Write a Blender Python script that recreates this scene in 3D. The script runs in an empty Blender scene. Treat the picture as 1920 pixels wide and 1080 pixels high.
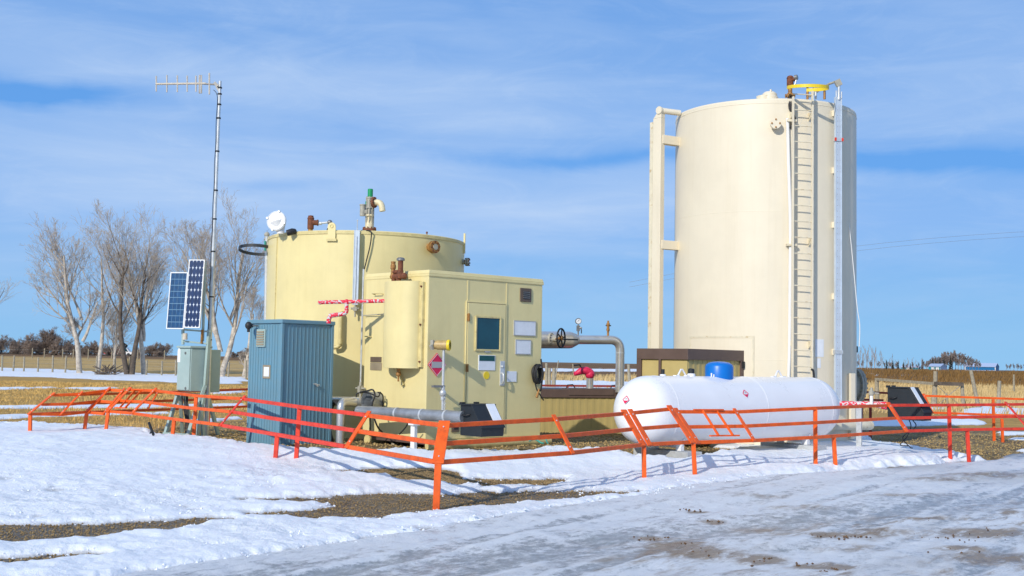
import bpy, math, random
import numpy as np
from mathutils import Vector, Matrix
R = math.radians
random.seed(7); rng = np.random.default_rng(7)
S = bpy.context.scene
# ------------------------------------------------------------------ camera
F_PX, H = 2200.0, 1.5
PITCH = math.atan(139.3 / F_PX); ROLL = math.atan(0.018)
_f = Vector((0, math.cos(PITCH), math.sin(PITCH))); _u0 = Vector((0, -math.sin(PITCH), math.cos(PITCH))); _r0 = Vector((1, 0, 0))
_r = _r0 * math.cos(ROLL) + _u0 * math.sin(ROLL); _u = _u0 * math.cos(ROLL) - _r0 * math.sin(ROLL)
CAM = Vector((0, 0, H))
cd = bpy.data.cameras.new('camera'); cam = bpy.data.objects.new('camera', cd); S.collection.objects.link(cam)
cd.sensor_width = 36; cd.lens = F_PX / 1920 * 36; cd.clip_start = 0.1; cd.clip_end = 20000
cam.matrix_world = Matrix(((_r.x, _u.x, -_f.x, 0), (_r.y, _u.y, -_f.y, 0), (_r.z, _u.z, -_f.z, H), (0, 0, 0, 1)))
S.camera = cam
# ------------------------------------------------------------------ light
SUN_EL, SUN_AZ = R(29), Vector((-0.5, -0.866, 0)).normalized()
S.view_settings.view_transform = 'Standard'; S.view_settings.look = 'None'; S.view_settings.exposure = 0.07; S.view_settings.gamma = 1
sdir = Vector((SUN_AZ.x * math.cos(SUN_EL), SUN_AZ.y * math.cos(SUN_EL), math.sin(SUN_EL)))
sl = bpy.data.lights.new('sun', 'SUN'); so = bpy.data.objects.new('sun', sl); S.collection.objects.link(so)
sl.energy = 3.4; sl.angle = R(0.5); sl.color = (1.0, 0.94, 0.84)
so.rotation_euler = sdir.to_track_quat('Z', 'Y').to_euler()
W = bpy.data.worlds.new('World'); S.world = W; W.use_nodes = True
nt = W.node_tree; N = nt.nodes; Lk = nt.links; N.clear()
wo = N.new('ShaderNodeOutputWorld'); bg = N.new('ShaderNodeBackground'); sky = N.new('ShaderNodeTexSky')
sky.sky_type = 'NISHITA'; sky.sun_disc = False; sky.sun_elevation = SUN_EL
sky.sun_rotation = math.atan2(SUN_AZ.x, SUN_AZ.y); sky.air_density = 1.0; sky.dust_density = 0.1; sky.ozone_density = 2.5
tc = N.new('ShaderNodeTexCoord')
def cloud_noise(scale, rot, nscale, detail, lo, hi, dist=0.6, rough=0.55, loc=(0, 0, 0)):
    mp = N.new('ShaderNodeMapping'); mp.inputs['Scale'].default_value = scale; mp.inputs['Rotation'].default_value = rot; mp.inputs['Location'].default_value = loc
    Lk.new(tc.outputs['Generated'], mp.inputs[0])
    no = N.new('ShaderNodeTexNoise'); no.inputs['Scale'].default_value = nscale; no.inputs['Detail'].default_value = detail
    no.inputs['Roughness'].default_value = rough; no.inputs['Distortion'].default_value = dist
    Lk.new(mp.outputs[0], no.inputs[0])
    mr = N.new('ShaderNodeMapRange'); mr.interpolation_type = 'SMOOTHSTEP'; mr.inputs[1].default_value = lo; mr.inputs[2].default_value = hi
    Lk.new(no.outputs[0], mr.inputs[0]); return mr.outputs[0]
# clear-sky colour: the Nishita sky, pulled to the deeper azure the photograph shows near the ground
sx = N.new('ShaderNodeSeparateXYZ'); Lk.new(tc.outputs['Generated'], sx.inputs[0])
ramp = N.new('ShaderNodeValToRGB'); el = ramp.color_ramp.elements
stops = ((0.0, (.185, .50, .86)), (0.06, (.165, .44, .84)), (0.12, (.12, .37, .85)), (0.30, (.115, .33, .78)), (0.6, (.11, .28, .66)), (1.0, (.10, .23, .56)))
while len(el) < len(stops): el.new(0.5)
for k_, (pos, col) in enumerate(stops): el[k_].position = pos; el[k_].color = (*col, 1)
Lk.new(sx.outputs[2], ramp.inputs[0])
sks = N.new('ShaderNodeMix'); sks.data_type = 'RGBA'; sks.blend_type = 'MULTIPLY'; sks.inputs[0].default_value = 1; sks.inputs[7].default_value = (.085, .085, .085, 1); Lk.new(sky.outputs[0], sks.inputs[6])
tint = N.new('ShaderNodeMix'); tint.data_type = 'RGBA'; tint.inputs[0].default_value = 0.9; Lk.new(sks.outputs[2], tint.inputs[6]); Lk.new(ramp.outputs[0], tint.inputs[7])
c1 = cloud_noise((1.1, 1.1, 5.5), (0, R(6), 0), 1.5, 3, 0.34, 0.68, 0.3, 0.45, (0.35, 0.1, 0.55))
c2 = cloud_noise((1.5, 1.5, 11.0), (0, R(-7), 0), 2.2, 6, 0.40, 0.74, 0.7, 0.55, (1.7, 0.4, 0.2))
c3 = cloud_noise((2.6, 2.6, 10.0), (0, R(-16), 0), 3.0, 12, 0.42, 0.76, 1.6, 0.70, (0.2, 2.4, 1.2))
def mth(op, a, b=None, c=None):
    q = N.new('ShaderNodeMath'); q.operation = op
    for k_, v_ in enumerate((a, b, c)):
        if v_ is None: continue
        if isinstance(v_, (int, float)): q.inputs[k_].default_value = v_
        else: Lk.new(v_, q.inputs[k_])
    return q.outputs[0]
wn_ = N.new('ShaderNodeTexNoise'); wn_.inputs['Scale'].default_value = 7; wn_.inputs['Detail'].default_value = 5; Lk.new(tc.outputs['Generated'], wn_.inputs[0])
zw = mth('ADD', sx.outputs[2], mth('MULTIPLY', mth('SUBTRACT', wn_.outputs[0], .5), .045))
def bank(x0, z0, wx, wz, amp, slope=0.0):
    dx = mth('MULTIPLY', mth('SUBTRACT', sx.outputs[0], x0), 1 / wx); dz = mth('MULTIPLY', mth('SUBTRACT', mth('SUBTRACT', zw, z0), mth('MULTIPLY', mth('SUBTRACT', sx.outputs[0], x0), slope)), 1 / wz)
    return mth('MULTIPLY', mth('POWER', 2.71828, mth('MULTIPLY', mth('ADD', mth('MULTIPLY', dx, dx), mth('MULTIPLY', dz, dz)), -1)), amp)
tot = mth('ADD', .14, mth('MULTIPLY_ADD', c1, .38, mth('MULTIPLY_ADD', c2, .28, mth('MULTIPLY', c3, .17))))
for b_ in (bank(-.30, .155, .22, .045, .50, -.03), bank(.02, .135, .30, .030, .26, .05), bank(-.16, .235, .22, .022, .20, .10), bank(.40, .24, .22, .07, .30), bank(.30, .11, .25, .030, .16), bank(-.38, .203, .10, .010, -.75), bank(.34, .168, .17, .009, -.50, -.03), bank(.05, .173, .12, .007, -.42, .02), bank(-.20, .147, .06, .006, -.28)):
    tot = mth('ADD', tot, b_)
cl = N.new('ShaderNodeMath'); cl.operation = 'MULTIPLY'; cl.use_clamp = True; Lk.new(tot, cl.inputs[0]); cl.inputs[1].default_value = 0.80
lowm = N.new('ShaderNodeMapRange'); lowm.interpolation_type = 'SMOOTHSTEP'; lowm.inputs[1].default_value = 0.0; lowm.inputs[2].default_value = 0.10; lowm.inputs[3].default_value = 0.25; lowm.inputs[4].default_value = 1
Lk.new(sx.outputs[2], lowm.inputs[0])
cf = N.new('ShaderNodeMath'); cf.operation = 'MULTIPLY'; Lk.new(cl.outputs[0], cf.inputs[0]); Lk.new(lowm.outputs[0], cf.inputs[1])
mixc = N.new('ShaderNodeMix'); mixc.data_type = 'RGBA'; mixc.inputs[7].default_value = (.50, .65, .89, 1)
Lk.new(cf.outputs[0], mixc.inputs[0]); Lk.new(tint.outputs[2], mixc.inputs[6])
Lk.new(mixc.outputs[2], bg.inputs[0]); bg.inputs[1].default_value = 1.0
Lk.new(bg.outputs[0], wo.inputs[0])
# ------------------------------------------------------------------ pixel <-> world
def ray(px, py): return (_f + _r * ((px - 960) / F_PX) - _u * ((py - 540) / F_PX))
def at(px, py, Y):
    d = ray(px, py); return CAM + d * (Y / d.y)
def gnd(px, py, z=0.0):
    d = ray(px, py); return CAM + d * ((z - H) / d.z)
def hitcyl(px, py, cx, cy, rad):
    d = ray(px, py); a = d.x**2 + d.y**2; b = -2 * (d.x * cx + d.y * cy); c = cx * cx + cy * cy - rad * rad
    t = (-b - math.sqrt(max(b * b - 4 * a * c, 0))) / (2 * a); p = CAM + d * t
    return p, math.atan2(p.y - cy, p.x - cx)
class Frame:
    def __init__(s, P, yaw):
        s.P = Vector(P); s.yaw = yaw; s.u = Vector((math.cos(yaw), math.sin(yaw), 0)); s.v = Vector((-math.sin(yaw), math.cos(yaw), 0))
    def w(s, a, b, z): return Vector((s.P.x, s.P.y, 0)) + s.u * a + s.v * b + Vector((0, 0, z))
    def on_v(s, px, py, v=0.0):     # hit the plane v = const -> (u, z)
        d = ray(px, py); P0 = s.w(0, v, 0); t = (P0 - CAM).dot(s.v) / d.dot(s.v); q = CAM + d * t
        return (q - P0).dot(s.u), q.z
    def on_u(s, px, py, u=0.0):
        d = ray(px, py); P0 = s.w(u, 0, 0); t = (P0 - CAM).dot(s.u) / d.dot(s.u); q = CAM + d * t
        return (q - P0).dot(s.v), q.z
# ------------------------------------------------------------------ materials
def mat(name, col, rough=0.5, metal=0.0, var=0.12, vscale=3.0, bump=0.0, bscale=30.0, rust=0.0, rustcol=(0.22, 0.09, 0.03), streak=0.0, coords='Object', spec=0.5, coat=0.0, col2=None):
    m = bpy.data.materials.new(name); m.use_nodes = True; t = m.node_tree; n = t.nodes; l = t.links
    p = n['Principled BSDF']; p.inputs['Roughness'].default_value = rough; p.inputs['Metallic'].default_value = metal
    p.inputs['Specular IOR Level'].default_value = spec; p.inputs['Coat Weight'].default_value = coat
    tcn = n.new('ShaderNodeTexCoord'); co = tcn.outputs[coords]
    no = n.new('ShaderNodeTexNoise'); no.inputs['Scale'].default_value = vscale; no.inputs['Detail'].default_value = 6; no.inputs['Roughness'].default_value = 0.65; l.new(co, no.inputs[0])
    cr = n.new('ShaderNodeValToRGB'); e = cr.color_ramp.elements
    c2 = col2 if col2 else tuple(max(c * (1 - 2 * var), 0) for c in col)
    e[0].position = 0.3; e[0].color = (*c2, 1); e[1].position = 0.62; e[1].color = (*(min(c * (1 + var * 0.4), 0.95) for c in col), 1)
    l.new(no.outputs[0], cr.inputs[0]); cur = cr.outputs[0]
    def layer(cur, scale3, nscale, lo, hi, colr, amt):
        mp = n.new('ShaderNodeMapping'); mp.inputs['Scale'].default_value = scale3; l.new(co, mp.inputs[0])
        q = n.new('ShaderNodeTexNoise'); q.inputs['Scale'].default_value = nscale; q.inputs['Detail'].default_value = 8; q.inputs['Roughness'].default_value = 0.7; l.new(mp.outputs[0], q.inputs[0])
        r_ = n.new('ShaderNodeMapRange'); r_.inputs[1].default_value = lo; r_.inputs[2].default_value = hi; r_.inputs[4].default_value = amt; l.new(q.outputs[0], r_.inputs[0])
        mx = n.new('ShaderNodeMix'); mx.data_type = 'RGBA'; l.new(r_.outputs[0], mx.inputs[0]); l.new(cur, mx.inputs[6]); mx.inputs[7].default_value = (*colr, 1)
        return mx.outputs[2]
    if streak: cur = layer(cur, (5, 5, 0.22), 1.6, 0.5, 0.8, tuple(c * f for c, f in zip(col, (0.74, 0.66, 0.52))), streak)
    if rust: cur = layer(cur, (1, 1, 1), 9.0, 0.62 - 0.25 * rust, 0.78 - 0.2 * rust, rustcol, 0.9)
    l.new(cur, p.inputs['Base Color'])
    rr = n.new('ShaderNodeMapRange'); rr.inputs[3].default_value = rough * 0.8; rr.inputs[4].default_value = min(1, rough * 1.25); l.new(no.outputs[0], rr.inputs[0]); l.new(rr.outputs[0], p.inputs['Roughness'])
    if bump:
        b = n.new('ShaderNodeTexNoise'); b.inputs['Scale'].default_value = bscale; b.inputs['Detail'].default_value = 5; l.new(co, b.inputs[0])
        bp = n.new('ShaderNodeBump'); bp.inputs['Strength'].default_value = bump; bp.inputs['Distance'].default_value = 0.02; l.new(b.outputs[0], bp.inputs['Height']); l.new(bp.outputs[0], p.inputs['Normal'])
    return m
M = {}
M['yellow'] = mat('yellow_paint', (0.775, 0.66, 0.32), 0.42, var=0.05, vscale=1.2, bump=0.06, bscale=2.5, streak=0.20)
M['yellow_trim'] = mat('yellow_trim_paint', (0.68, 0.57, 0.26), 0.45, var=0.12, vscale=8, rust=0.12)
M['cream'] = mat('cream_paint', (0.785, 0.705, 0.54), 0.40, var=0.035, vscale=0.9, bump=0.05, bscale=1.8, streak=0.22)
M['cream_rusty'] = mat('cream_paint_rusty', (0.74, 0.67, 0.50), 0.5, var=0.08, vscale=5, rust=0.28, rustcol=(0.45, 0.28, 0.08))
M['orange'] = mat('orange_paint', (0.86, 0.115, 0.004), 0.48, var=0.16, vscale=7, rust=0.13, rustcol=(0.30, 0.06, 0.02))
M['red'] = mat('red_paint', (0.80, 0.05, 0.018), 0.5, var=0.18, vscale=7, rust=0.08, rustcol=(0.28, 0.05, 0.03))
M['darkred'] = mat('dark_red_paint', (0.30, 0.028, 0.014), 0.55, var=0.15, vscale=6)
M['white'] = mat('white_tank_paint', (0.83, 0.83, 0.84), 0.28, var=0.03, vscale=1.0, coat=0.2)
M['whiteplain'] = mat('white_plastic', (0.82, 0.82, 0.80), 0.4, var=0.03)
M['paper'] = mat('sign_white', (0.76, 0.79, 0.82), 0.4, var=0.04, vscale=8)
M['signgrey'] = mat('sign_grey', (0.42, 0.43, 0.44), 0.5, var=0.05)
M['blue'] = mat('slate_blue_siding', (0.12, 0.26, 0.345), 0.5, var=0.12, vscale=10, streak=0.25, bump=0.05, bscale=80, col2=(0.15, 0.27, 0.33))
M['sage'] = mat('grey_green_paint', (0.36, 0.47, 0.44), 0.4, var=0.05, vscale=4)
M['galv'] = mat('galvanised_steel', (0.66, 0.68, 0.68), 0.36, 0.45, var=0.10, vscale=12)
M['alu'] = mat('aluminium_cladding', (0.70, 0.68, 0.64), 0.30, 0.75, var=0.08, vscale=4, bump=0.04, bscale=8)
M['pipegrey'] = mat('weathered_pipe_cladding', (0.36, 0.38, 0.40), 0.42, 0.55, var=0.16, vscale=5, bump=0.05, bscale=10, rust=0.05, rustcol=(0.4, 0.26, 0.08))
M['steel'] = mat('dull_steel', (0.30, 0.29, 0.27), 0.45, 0.6, var=0.12, vscale=10)
M['gauge'] = mat('gauge_board_metal', (0.60, 0.68, 0.76), 0.38, 0.25, var=0.06, vscale=7)
M['rust'] = mat('rusty_iron', (0.20, 0.065, 0.028), 0.75, 0.0, var=0.3, vscale=22, bump=0.3, bscale=60)
M['brass'] = mat('old_brass', (0.42, 0.21, 0.06), 0.55, 0.3, var=0.3, vscale=25, rust=0.2)
M['rustwhite'] = mat('rusty_cream_casting', (0.76, 0.66, 0.42), 0.5, var=0.1, vscale=14, rust=0.30, rustcol=(0.45, 0.19, 0.04))
M['greycast'] = mat('grey_casting', (0.40, 0.38, 0.31), 0.55, var=0.12, vscale=20)
M['green'] = mat('green_plastic', (0.01, 0.30, 0.10), 0.4, var=0.05)
M['teal'] = mat('teal_cord', (0.05, 0.36, 0.30), 0.5)
M['black'] = mat('black_rubber', (0.018, 0.018, 0.020), 0.55, var=0.1)
M['blackpaint'] = mat('charcoal_painted_steel', (0.013, 0.018, 0.023), 0.6, var=0.12, vscale=8)
M['hoop'] = mat('black_hoop_paint', (0.035, 0.04, 0.045), 0.5)
M['ylw'] = mat('safety_yellow', (0.85, 0.62, 0.02), 0.45, var=0.08)
M['brown'] = mat('brown_trim_metal', (0.13, 0.085, 0.07), 0.5, var=0.08)
M['tan'] = mat('tan_siding', (0.53, 0.42, 0.17), 0.5, var=0.05, vscale=2)
M['glass'] = mat('teal_dark_glass', (0.004, 0.055, 0.075), 0.12, var=0.2, vscale=1.5, spec=0.8)
M['darkgreen'] = mat('sign_dark_green', (0.005, 0.08, 0.08), 0.4)
M['magenta'] = mat('placard_red', (0.72, 0.012, 0.09), 0.4, var=0.05)
M['tape'] = mat('red_wrap_tape', (0.80, 0.03, 0.11), 0.42, var=0.2, vscale=25, bump=0.35, bscale=40)
M['bluecap'] = mat('blue_dome_paint', (0.0, 0.155, 0.56), 0.35, var=0.05)
M['tan_enamel'] = mat('tan_enamel', (0.52, 0.36, 0.14), 0.45, var=0.12, vscale=18, rust=0.08)
M['ivory'] = mat('ivory_fibreglass', (0.62, 0.55, 0.44), 0.45, var=0.1, vscale=15)
M['wood'] = mat('weathered_wood', (0.36, 0.31, 0.22), 0.85, var=0.2, vscale=10, bump=0.3, bscale=30)
M['brownplate'] = mat('brown_plate', (0.14, 0.10, 0.07), 0.5)
M['tanplate'] = mat('tan_plate', (0.32, 0.26, 0.17), 0.5)
M['concrete'] = mat('grey_block', (0.46, 0.48, 0.49), 0.8, var=0.12, vscale=8)
def bandmat(name, ca, cb, scale, axis_uv=True, lo=0.45, hi=0.55):
    """Spiral wrapped tape: two colours along the tube's own length."""
    m = bpy.data.materials.new(name); m.use_nodes = True; t = m.node_tree; n = t.nodes; l = t.links; p = n['Principled BSDF']; p.inputs['Roughness'].default_value = 0.45
    tcn = n.new('ShaderNodeTexCoord'); w = n.new('ShaderNodeTexWave'); w.wave_type = 'BANDS'; w.bands_direction = 'DIAGONAL'
    w.inputs['Scale'].default_value = scale; w.inputs['Distortion'].default_value = 14.0; w.inputs['Detail'].default_value = 3; w.inputs['Detail Scale'].default_value = 2.5
    l.new(tcn.outputs['Object'], w.inputs[0])
    r_ = n.new('ShaderNodeMapRange'); r_.inputs[1].default_value = lo; r_.inputs[2].default_value = hi; l.new(w.outputs[1], r_.inputs[0])
    mx = n.new('ShaderNodeMix'); mx.data_type = 'RGBA'; mx.inputs[6].default_value = (*ca, 1); mx.inputs[7].default_value = (*cb, 1); l.new(r_.outputs[0], mx.inputs[0]); l.new(mx.outputs[2], p.inputs['Base Color'])
    b = n.new('ShaderNodeBump'); b.inputs['Strength'].default_value = 0.5; b.inputs['Distance'].default_value = 0.01; l.new(w.outputs[1], b.inputs['Height']); l.new(b.outputs[0], p.inputs['Normal'])
    return m
M['wrap'] = bandmat('red_and_silver_tape', (0.78, 0.02, 0.06), (0.62, 0.60, 0.60), 4.5, lo=0.60, hi=0.74)
M['cells'] = None
def solarmat(name, rows, cols, rounded, body, line):
    """Panel face in its own object space: x across 0..1 scaled, z up; grid of cells."""
    m = bpy.data.materials.new(name); m.use_nodes = True; t = m.node_tree; n = t.nodes; l = t.links; p = n['Principled BSDF']
    p.inputs['Roughness'].default_value = 0.2; p.inputs['Specular IOR Level'].default_value = 0.5
    uv = n.new('ShaderNodeUVMap'); s = n.new('ShaderNodeSeparateXYZ'); l.new(uv.outputs[0], s.inputs[0])
    def fr(out, k):
        a = n.new('ShaderNodeMath'); a.operation = 'MULTIPLY'; l.new(out, a.inputs[0]); a.inputs[1].default_value = k
        b = n.new('ShaderNodeMath'); b.operation = 'FRACT'; l.new(a.outputs[0], b.inputs[0])
        c = n.new('ShaderNodeMath'); c.operation = 'SUBTRACT'; l.new(b.outputs[0], c.inputs[0]); c.inputs[1].default_value = 0.5
        d = n.new('ShaderNodeMath'); d.operation = 'ABSOLUTE'; l.new(c.outputs[0], d.inputs[0]); return d.outputs[0]
    fx, fy = fr(s.outputs[0], cols), fr(s.outputs[1], rows)
    if rounded:
        a = n.new('ShaderNodeMath'); a.operation = 'POWER'; l.new(fx, a.inputs[0]); a.inputs[1].default_value = 3.2
        b = n.new('ShaderNodeMath'); b.operation = 'POWER'; l.new(fy, b.inputs[0]); b.inputs[1].default_value = 3.2
        c = n.new('ShaderNodeMath'); c.operation = 'ADD'; l.new(a.outputs[0], c.inputs[0]); l.new(b.outputs[0], c.inputs[1]); val = c.outputs[0]; lo, hi = 0.105, 0.115
    else:
        a = n.new('ShaderNodeMath'); a.operation = 'MULTIPLY'; l.new(fx, a.inputs[0]); a.inputs[1].default_value = 0.97
        b = n.new('ShaderNodeMath'); b.operation = 'MAXIMUM'; l.new(a.outputs[0], b.inputs[0]); l.new(fy, b.inputs[1]); val = b.outputs[0]; lo, hi = 0.46, 0.475
    r_ = n.new('ShaderNodeMapRange'); r_.inputs[1].default_value = lo; r_.inputs[2].default_value = hi; l.new(val, r_.inputs[0])
    no = n.new('ShaderNodeTexNoise'); no.inputs['Scale'].default_value = 9; l.new(uv.outputs[0], no.inputs[0])
    cr = n.new('ShaderNodeValToRGB'); cr.color_ramp.elements[0].position = 0.35; cr.color_ramp.elements[0].color = (*[c * 0.6 for c in body], 1); cr.color_ramp.elements[1].position = 0.65; cr.color_ramp.elements[1].color = (*body, 1); l.new(no.outputs[0], cr.inputs[0])
    mx = n.new('ShaderNodeMix'); mx.data_type = 'RGBA'; l.new(r_.outputs[0], mx.inputs[0]); l.new(cr.outputs[0], mx.inputs[6]); mx.inputs[7].default_value = (*line, 1); l.new(mx.outputs[2], p.inputs['Base Color'])
    return m
M['cells_dark'] = solarmat('rounded_solar_cells', 9, 4, True, (0.008, 0.035, 0.12), (0.62, 0.68, 0.76))
M['cells_blue'] = solarmat('square_solar_cells', 9, 4, False, (0.008, 0.075, 0.20), (0.20, 0.36, 0.48))
# ------------------------------------------------------------------ mesh builder
class MB:
    def __init__(s): s.v = []; s.f = []; s.sm = []
    def _add(s, vs, fs, smooth):
        o = len(s.v); s.v += [Vector(p) for p in vs]; s.f += [tuple(i + o for i in f) for f in fs]; s.sm += [smooth] * len(fs); return s
    def hexa(s, c):  # 8 corners: bottom 4 then top 4
        return s._add(c, [(3, 2, 1, 0), (4, 5, 6, 7), (0, 1, 5, 4), (1, 2, 6, 5), (2, 3, 7, 6), (3, 0, 4, 7)], False)
    def fbox(s, fr, u0, u1, v0, v1, z0, z1):
        return s.hexa([fr.w(a, b, z) for z in (z0, z1) for a, b in ((u0, v0), (u1, v0), (u1, v1), (u0, v1))])
    def bar(s, p, q, w, h=None, up=Vector((0, 0, 1))):
        p, q = Vector(p), Vector(q); h = h or w; d = (q - p).normalized()
        if abs(d.dot(up)) > 0.95: up = Vector((0.6, 0.8, 0))
        x = d.cross(up).normalized() * (w / 2); y = x.cross(d).normalized() * (h / 2)
        return s.hexa([p - x - y, p + x - y, p + x + y, p - x + y, q - x - y, q + x - y, q + x + y, q - x + y])
    def tube(s, pts, r, n=10, caps=True, closed=False):
        pts = [Vector(p) for p in pts]; k = len(pts); rs = r if isinstance(r, (list, tuple)) else [r] * k
        d0 = (pts[1] - pts[0]).normalized(); x = d0.orthogonal().normalized(); rings = []
        vs = []
        for i, p in enumerate(pts):
            if closed: d = (pts[(i + 1) % k] - pts[i - 1]).normalized()
            else: d = (pts[min(i + 1, k - 1)] - pts[max(i - 1, 0)]).normalized()
            x = (x - d * x.dot(d)); x = x.normalized() if x.length > 1e-6 else d.orthogonal().normalized(); y = d.cross(x)
            vs += [p + (x * math.cos(2 * math.pi * j / n) + y * math.sin(2 * math.pi * j / n)) * rs[i] for j in range(n)]
        fs = [(i * n + j, i * n + (j + 1) % n, ((i + 1) % k) * n + (j + 1) % n, ((i + 1) % k) * n + j) for i in range(k if closed else k - 1) for j in range(n)]
        s._add(vs, fs, True)
        if caps and not closed:
            s._add(vs[:n], [tuple(reversed(range(n)))], False); s._add(vs[-n:], [tuple(range(n))], False)
        return s
    def cyl(s, p, q, r, n=20, r2=None): return s.tube([p, q], [r, r if r2 is None else r2], n)
    def lathe(s, P, prof, n=32, axis=Vector((0, 0, 1)), hard=True):
        """prof: list of (r, h) from P along axis; each band has its own rings so that corners stay crisp."""
        P = Vector(P); a = Vector(axis).normalized(); x = a.orthogonal().normalized(); y = a.cross(x)
        def ring(r, h): return [P + a * h + (x * math.cos(2 * math.pi * j / n) + y * math.sin(2 * math.pi * j / n)) * r for j in range(n)]
        if hard:
            for (r0, h0), (r1, h1) in zip(prof, prof[1:]):
                if r0 < 1e-5 and r1 < 1e-5: continue
                s._add(ring(max(r0, 1e-4), h0) + ring(max(r1, 1e-4), h1), [(j, (j + 1) % n, n + (j + 1) % n, n + j) for j in range(n)], True)
        else:
            vs = []
            for r, h in prof: vs += ring(max(r, 1e-4), h)
            s._add(vs, [(i * n + j, i * n + (j + 1) % n, (i + 1) * n + (j + 1) % n, (i + 1) * n + j) for i in range(len(prof) - 1) for j in range(n)], True)
        return s
    def flange(s, P, axis, r, t, bolts=0, br=0.012):
        P = Vector(P); a = Vector(axis).normalized(); s.lathe(P, [(0, 0), (r, 0), (r, t), (0, t)], 28, a)
        return s
    def bolts(s, P, axis, r, k, br, t, ph=0.0):
        P = Vector(P); a = Vector(axis).normalized(); x = a.orthogonal().normalized(); y = a.cross(x)
        for i in range(k):
            c = P + (x * math.cos(2 * math.pi * i / k + ph) + y * math.sin(2 * math.pi * i / k + ph)) * r; s.cyl(c, c + a * t, br, 6)
        return s
    def ball(s, c, r, n=16, sq=(1, 1, 1)):
        c = Vector(c); vs = []; m_ = n // 2
        for i in range(m_ + 1):
            t = math.pi * i / m_
            vs += [c + Vector((r * sq[0] * math.sin(t) * math.cos(2 * math.pi * j / n), r * sq[1] * math.sin(t) * math.sin(2 * math.pi * j / n), r * sq[2] * math.cos(t))) for j in range(n)]
        return s._add(vs, [(i * n + j, (i + 1) * n + j, (i + 1) * n + (j + 1) % n, i * n + (j + 1) % n) for i in range(m_) for j in range(n)], True)
    def prism(s, poly, d):
        d = Vector(d); k = len(poly); vs = [Vector(p) for p in poly] + [Vector(p) + d for p in poly]
        return s._add(vs, [tuple(reversed(range(k))), tuple(range(k, 2 * k))] + [(i, (i + 1) % k, k + (i + 1) % k, k + i) for i in range(k)], False)
    def build(s, name, m, parent=None, bevel=0.0):
        me = bpy.data.meshes.new(name)
        if parent is not None:
            L = MW[parent.name]; inv = L.inverted(); vs = [inv @ p for p in s.v]; loc = None
        else:
            a = np.array([tuple(p) for p in s.v]); loc = Vector((a[:, 0].mean(), a[:, 1].mean(), a[:, 2].min())); vs = [p - loc for p in s.v]
        me.from_pydata([tuple(p) for p in vs], [], s.f); me.polygons.foreach_set('use_smooth', s.sm)
        o = bpy.data.objects.new(name, me); S.collection.objects.link(o); me.materials.append(m)
        if parent is not None: o.parent = parent; MW[o.name] = MW[parent.name]
        else: o.location = loc; MW[o.name] = Matrix.Translation(loc)
        if bevel:
            b = o.modifiers.new('bevel', 'BEVEL'); b.width = bevel; b.segments = 2; b.limit_method = 'ANGLE'; b.angle_limit = R(50)
        me.update(); return o
MW = {}
def tag(o, label=None, cat=None, group=None, kind=None):
    if label: o['label'] = label
    if cat: o['category'] = cat
    if group: o['group'] = group
    if kind: o['kind'] = kind
    return o
def thing(name, label, cat, P, yaw=0.0, group=None):
    o = bpy.data.objects.new(name, None); S.collection.objects.link(o); o.empty_display_size = 0.1
    o.location = P; o.rotation_euler = (0, 0, yaw); MW[o.name] = Matrix.Translation(Vector(P)) @ Matrix.Rotation(yaw, 4, 'Z')
    return tag(o, label, cat, group)
def curve(pts, k=6):
    """Catmull-Rom through points."""
    P = [Vector(p) for p in pts]; P = [P[0] * 2 - P[1]] + P + [P[-1] * 2 - P[-2]]; out = []
    for i in range(1, len(P) - 2):
        for j in range(k):
            t = j / k; a, b, c, d = P[i - 1:i + 3]
            out.append(0.5 * ((2 * b) + (c - a) * t + (2 * a - 5 * b + 4 * c - d) * t * t + (3 * b - a - 3 * c + d) * t ** 3))
    return out + [P[-2]]
def elbow(a, b, c, rad, k=6):
    """Polyline a-b-c with the corner b rounded."""
    a, b, c = Vector(a), Vector(b), Vector(c); p = b + (a - b).normalized() * rad; q = b + (c - b).normalized() * rad
    return [a] + [p * (1 - t) ** 2 + b * 2 * t * (1 - t) + q * t * t for t in [i / k for i in range(k + 1)]] + [c]
YAW = R(43)
# ------------------------------------------------------------------ terrain
CTRL = np.array([(-.8,11.9,0),(1.7,15,.02),(2.4,15.7,-.01),(4.9,18,-.04),(7.5,20.5,-.10),(11,22,-.14),(-3,15.6,.03),(-5.5,19,.15),(-8,20.6,.02),(-3.3,16.5,.24),(-2.6,17.2,.24),(-3.9,17.2,.2),
    (-1.2,17.2,.2),(.5,18.4,.22),(-5.5,20.2,.15),(-2.6,21.3,.2),(5,23,.08),(2,18.2,.11),(6,20.6,.0),(-10,12,.05),(-4,9,-.02),(0,8,-.03),(4,10,-.03),(8,14,-.08),(0,4,0),(-5,5,0),(6,5,0),
    (-8,27,.05),(-14,24,.05),(-8,40,0),(8,40,-.02),(8,28,-.1),(30,30,0),(-30,30,0),(0,60,0),(15,18,-.1),(20,24,-.1),(0,0,0),(0,-15,0),(-30,0,0),(30,0,-.05)])
def vnoise(x, y, s, seed=0):
    """Smooth value noise, vectorised."""
    x = np.asarray(x) / s + seed * 17.3; y = np.asarray(y) / s - seed * 9.7
    xi = np.floor(x).astype(np.int64); yi = np.floor(y).astype(np.int64); fx = x - xi; fy = y - yi
    fx = fx * fx * (3 - 2 * fx); fy = fy * fy * (3 - 2 * fy)
    def h(a, b):
        n = (a * 374761393 + b * 668265263 + seed * 1442695041) & 0x7fffffff
        n = ((n ^ (n >> 13)) * 1274126177) & 0x7fffffff
        return ((n ^ (n >> 16)) & 0xffff) / 65535.0
    return (h(xi, yi) * (1 - fx) + h(xi + 1, yi) * fx) * (1 - fy) + (h(xi, yi + 1) * (1 - fx) + h(xi + 1, yi + 1) * fx) * fy
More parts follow.
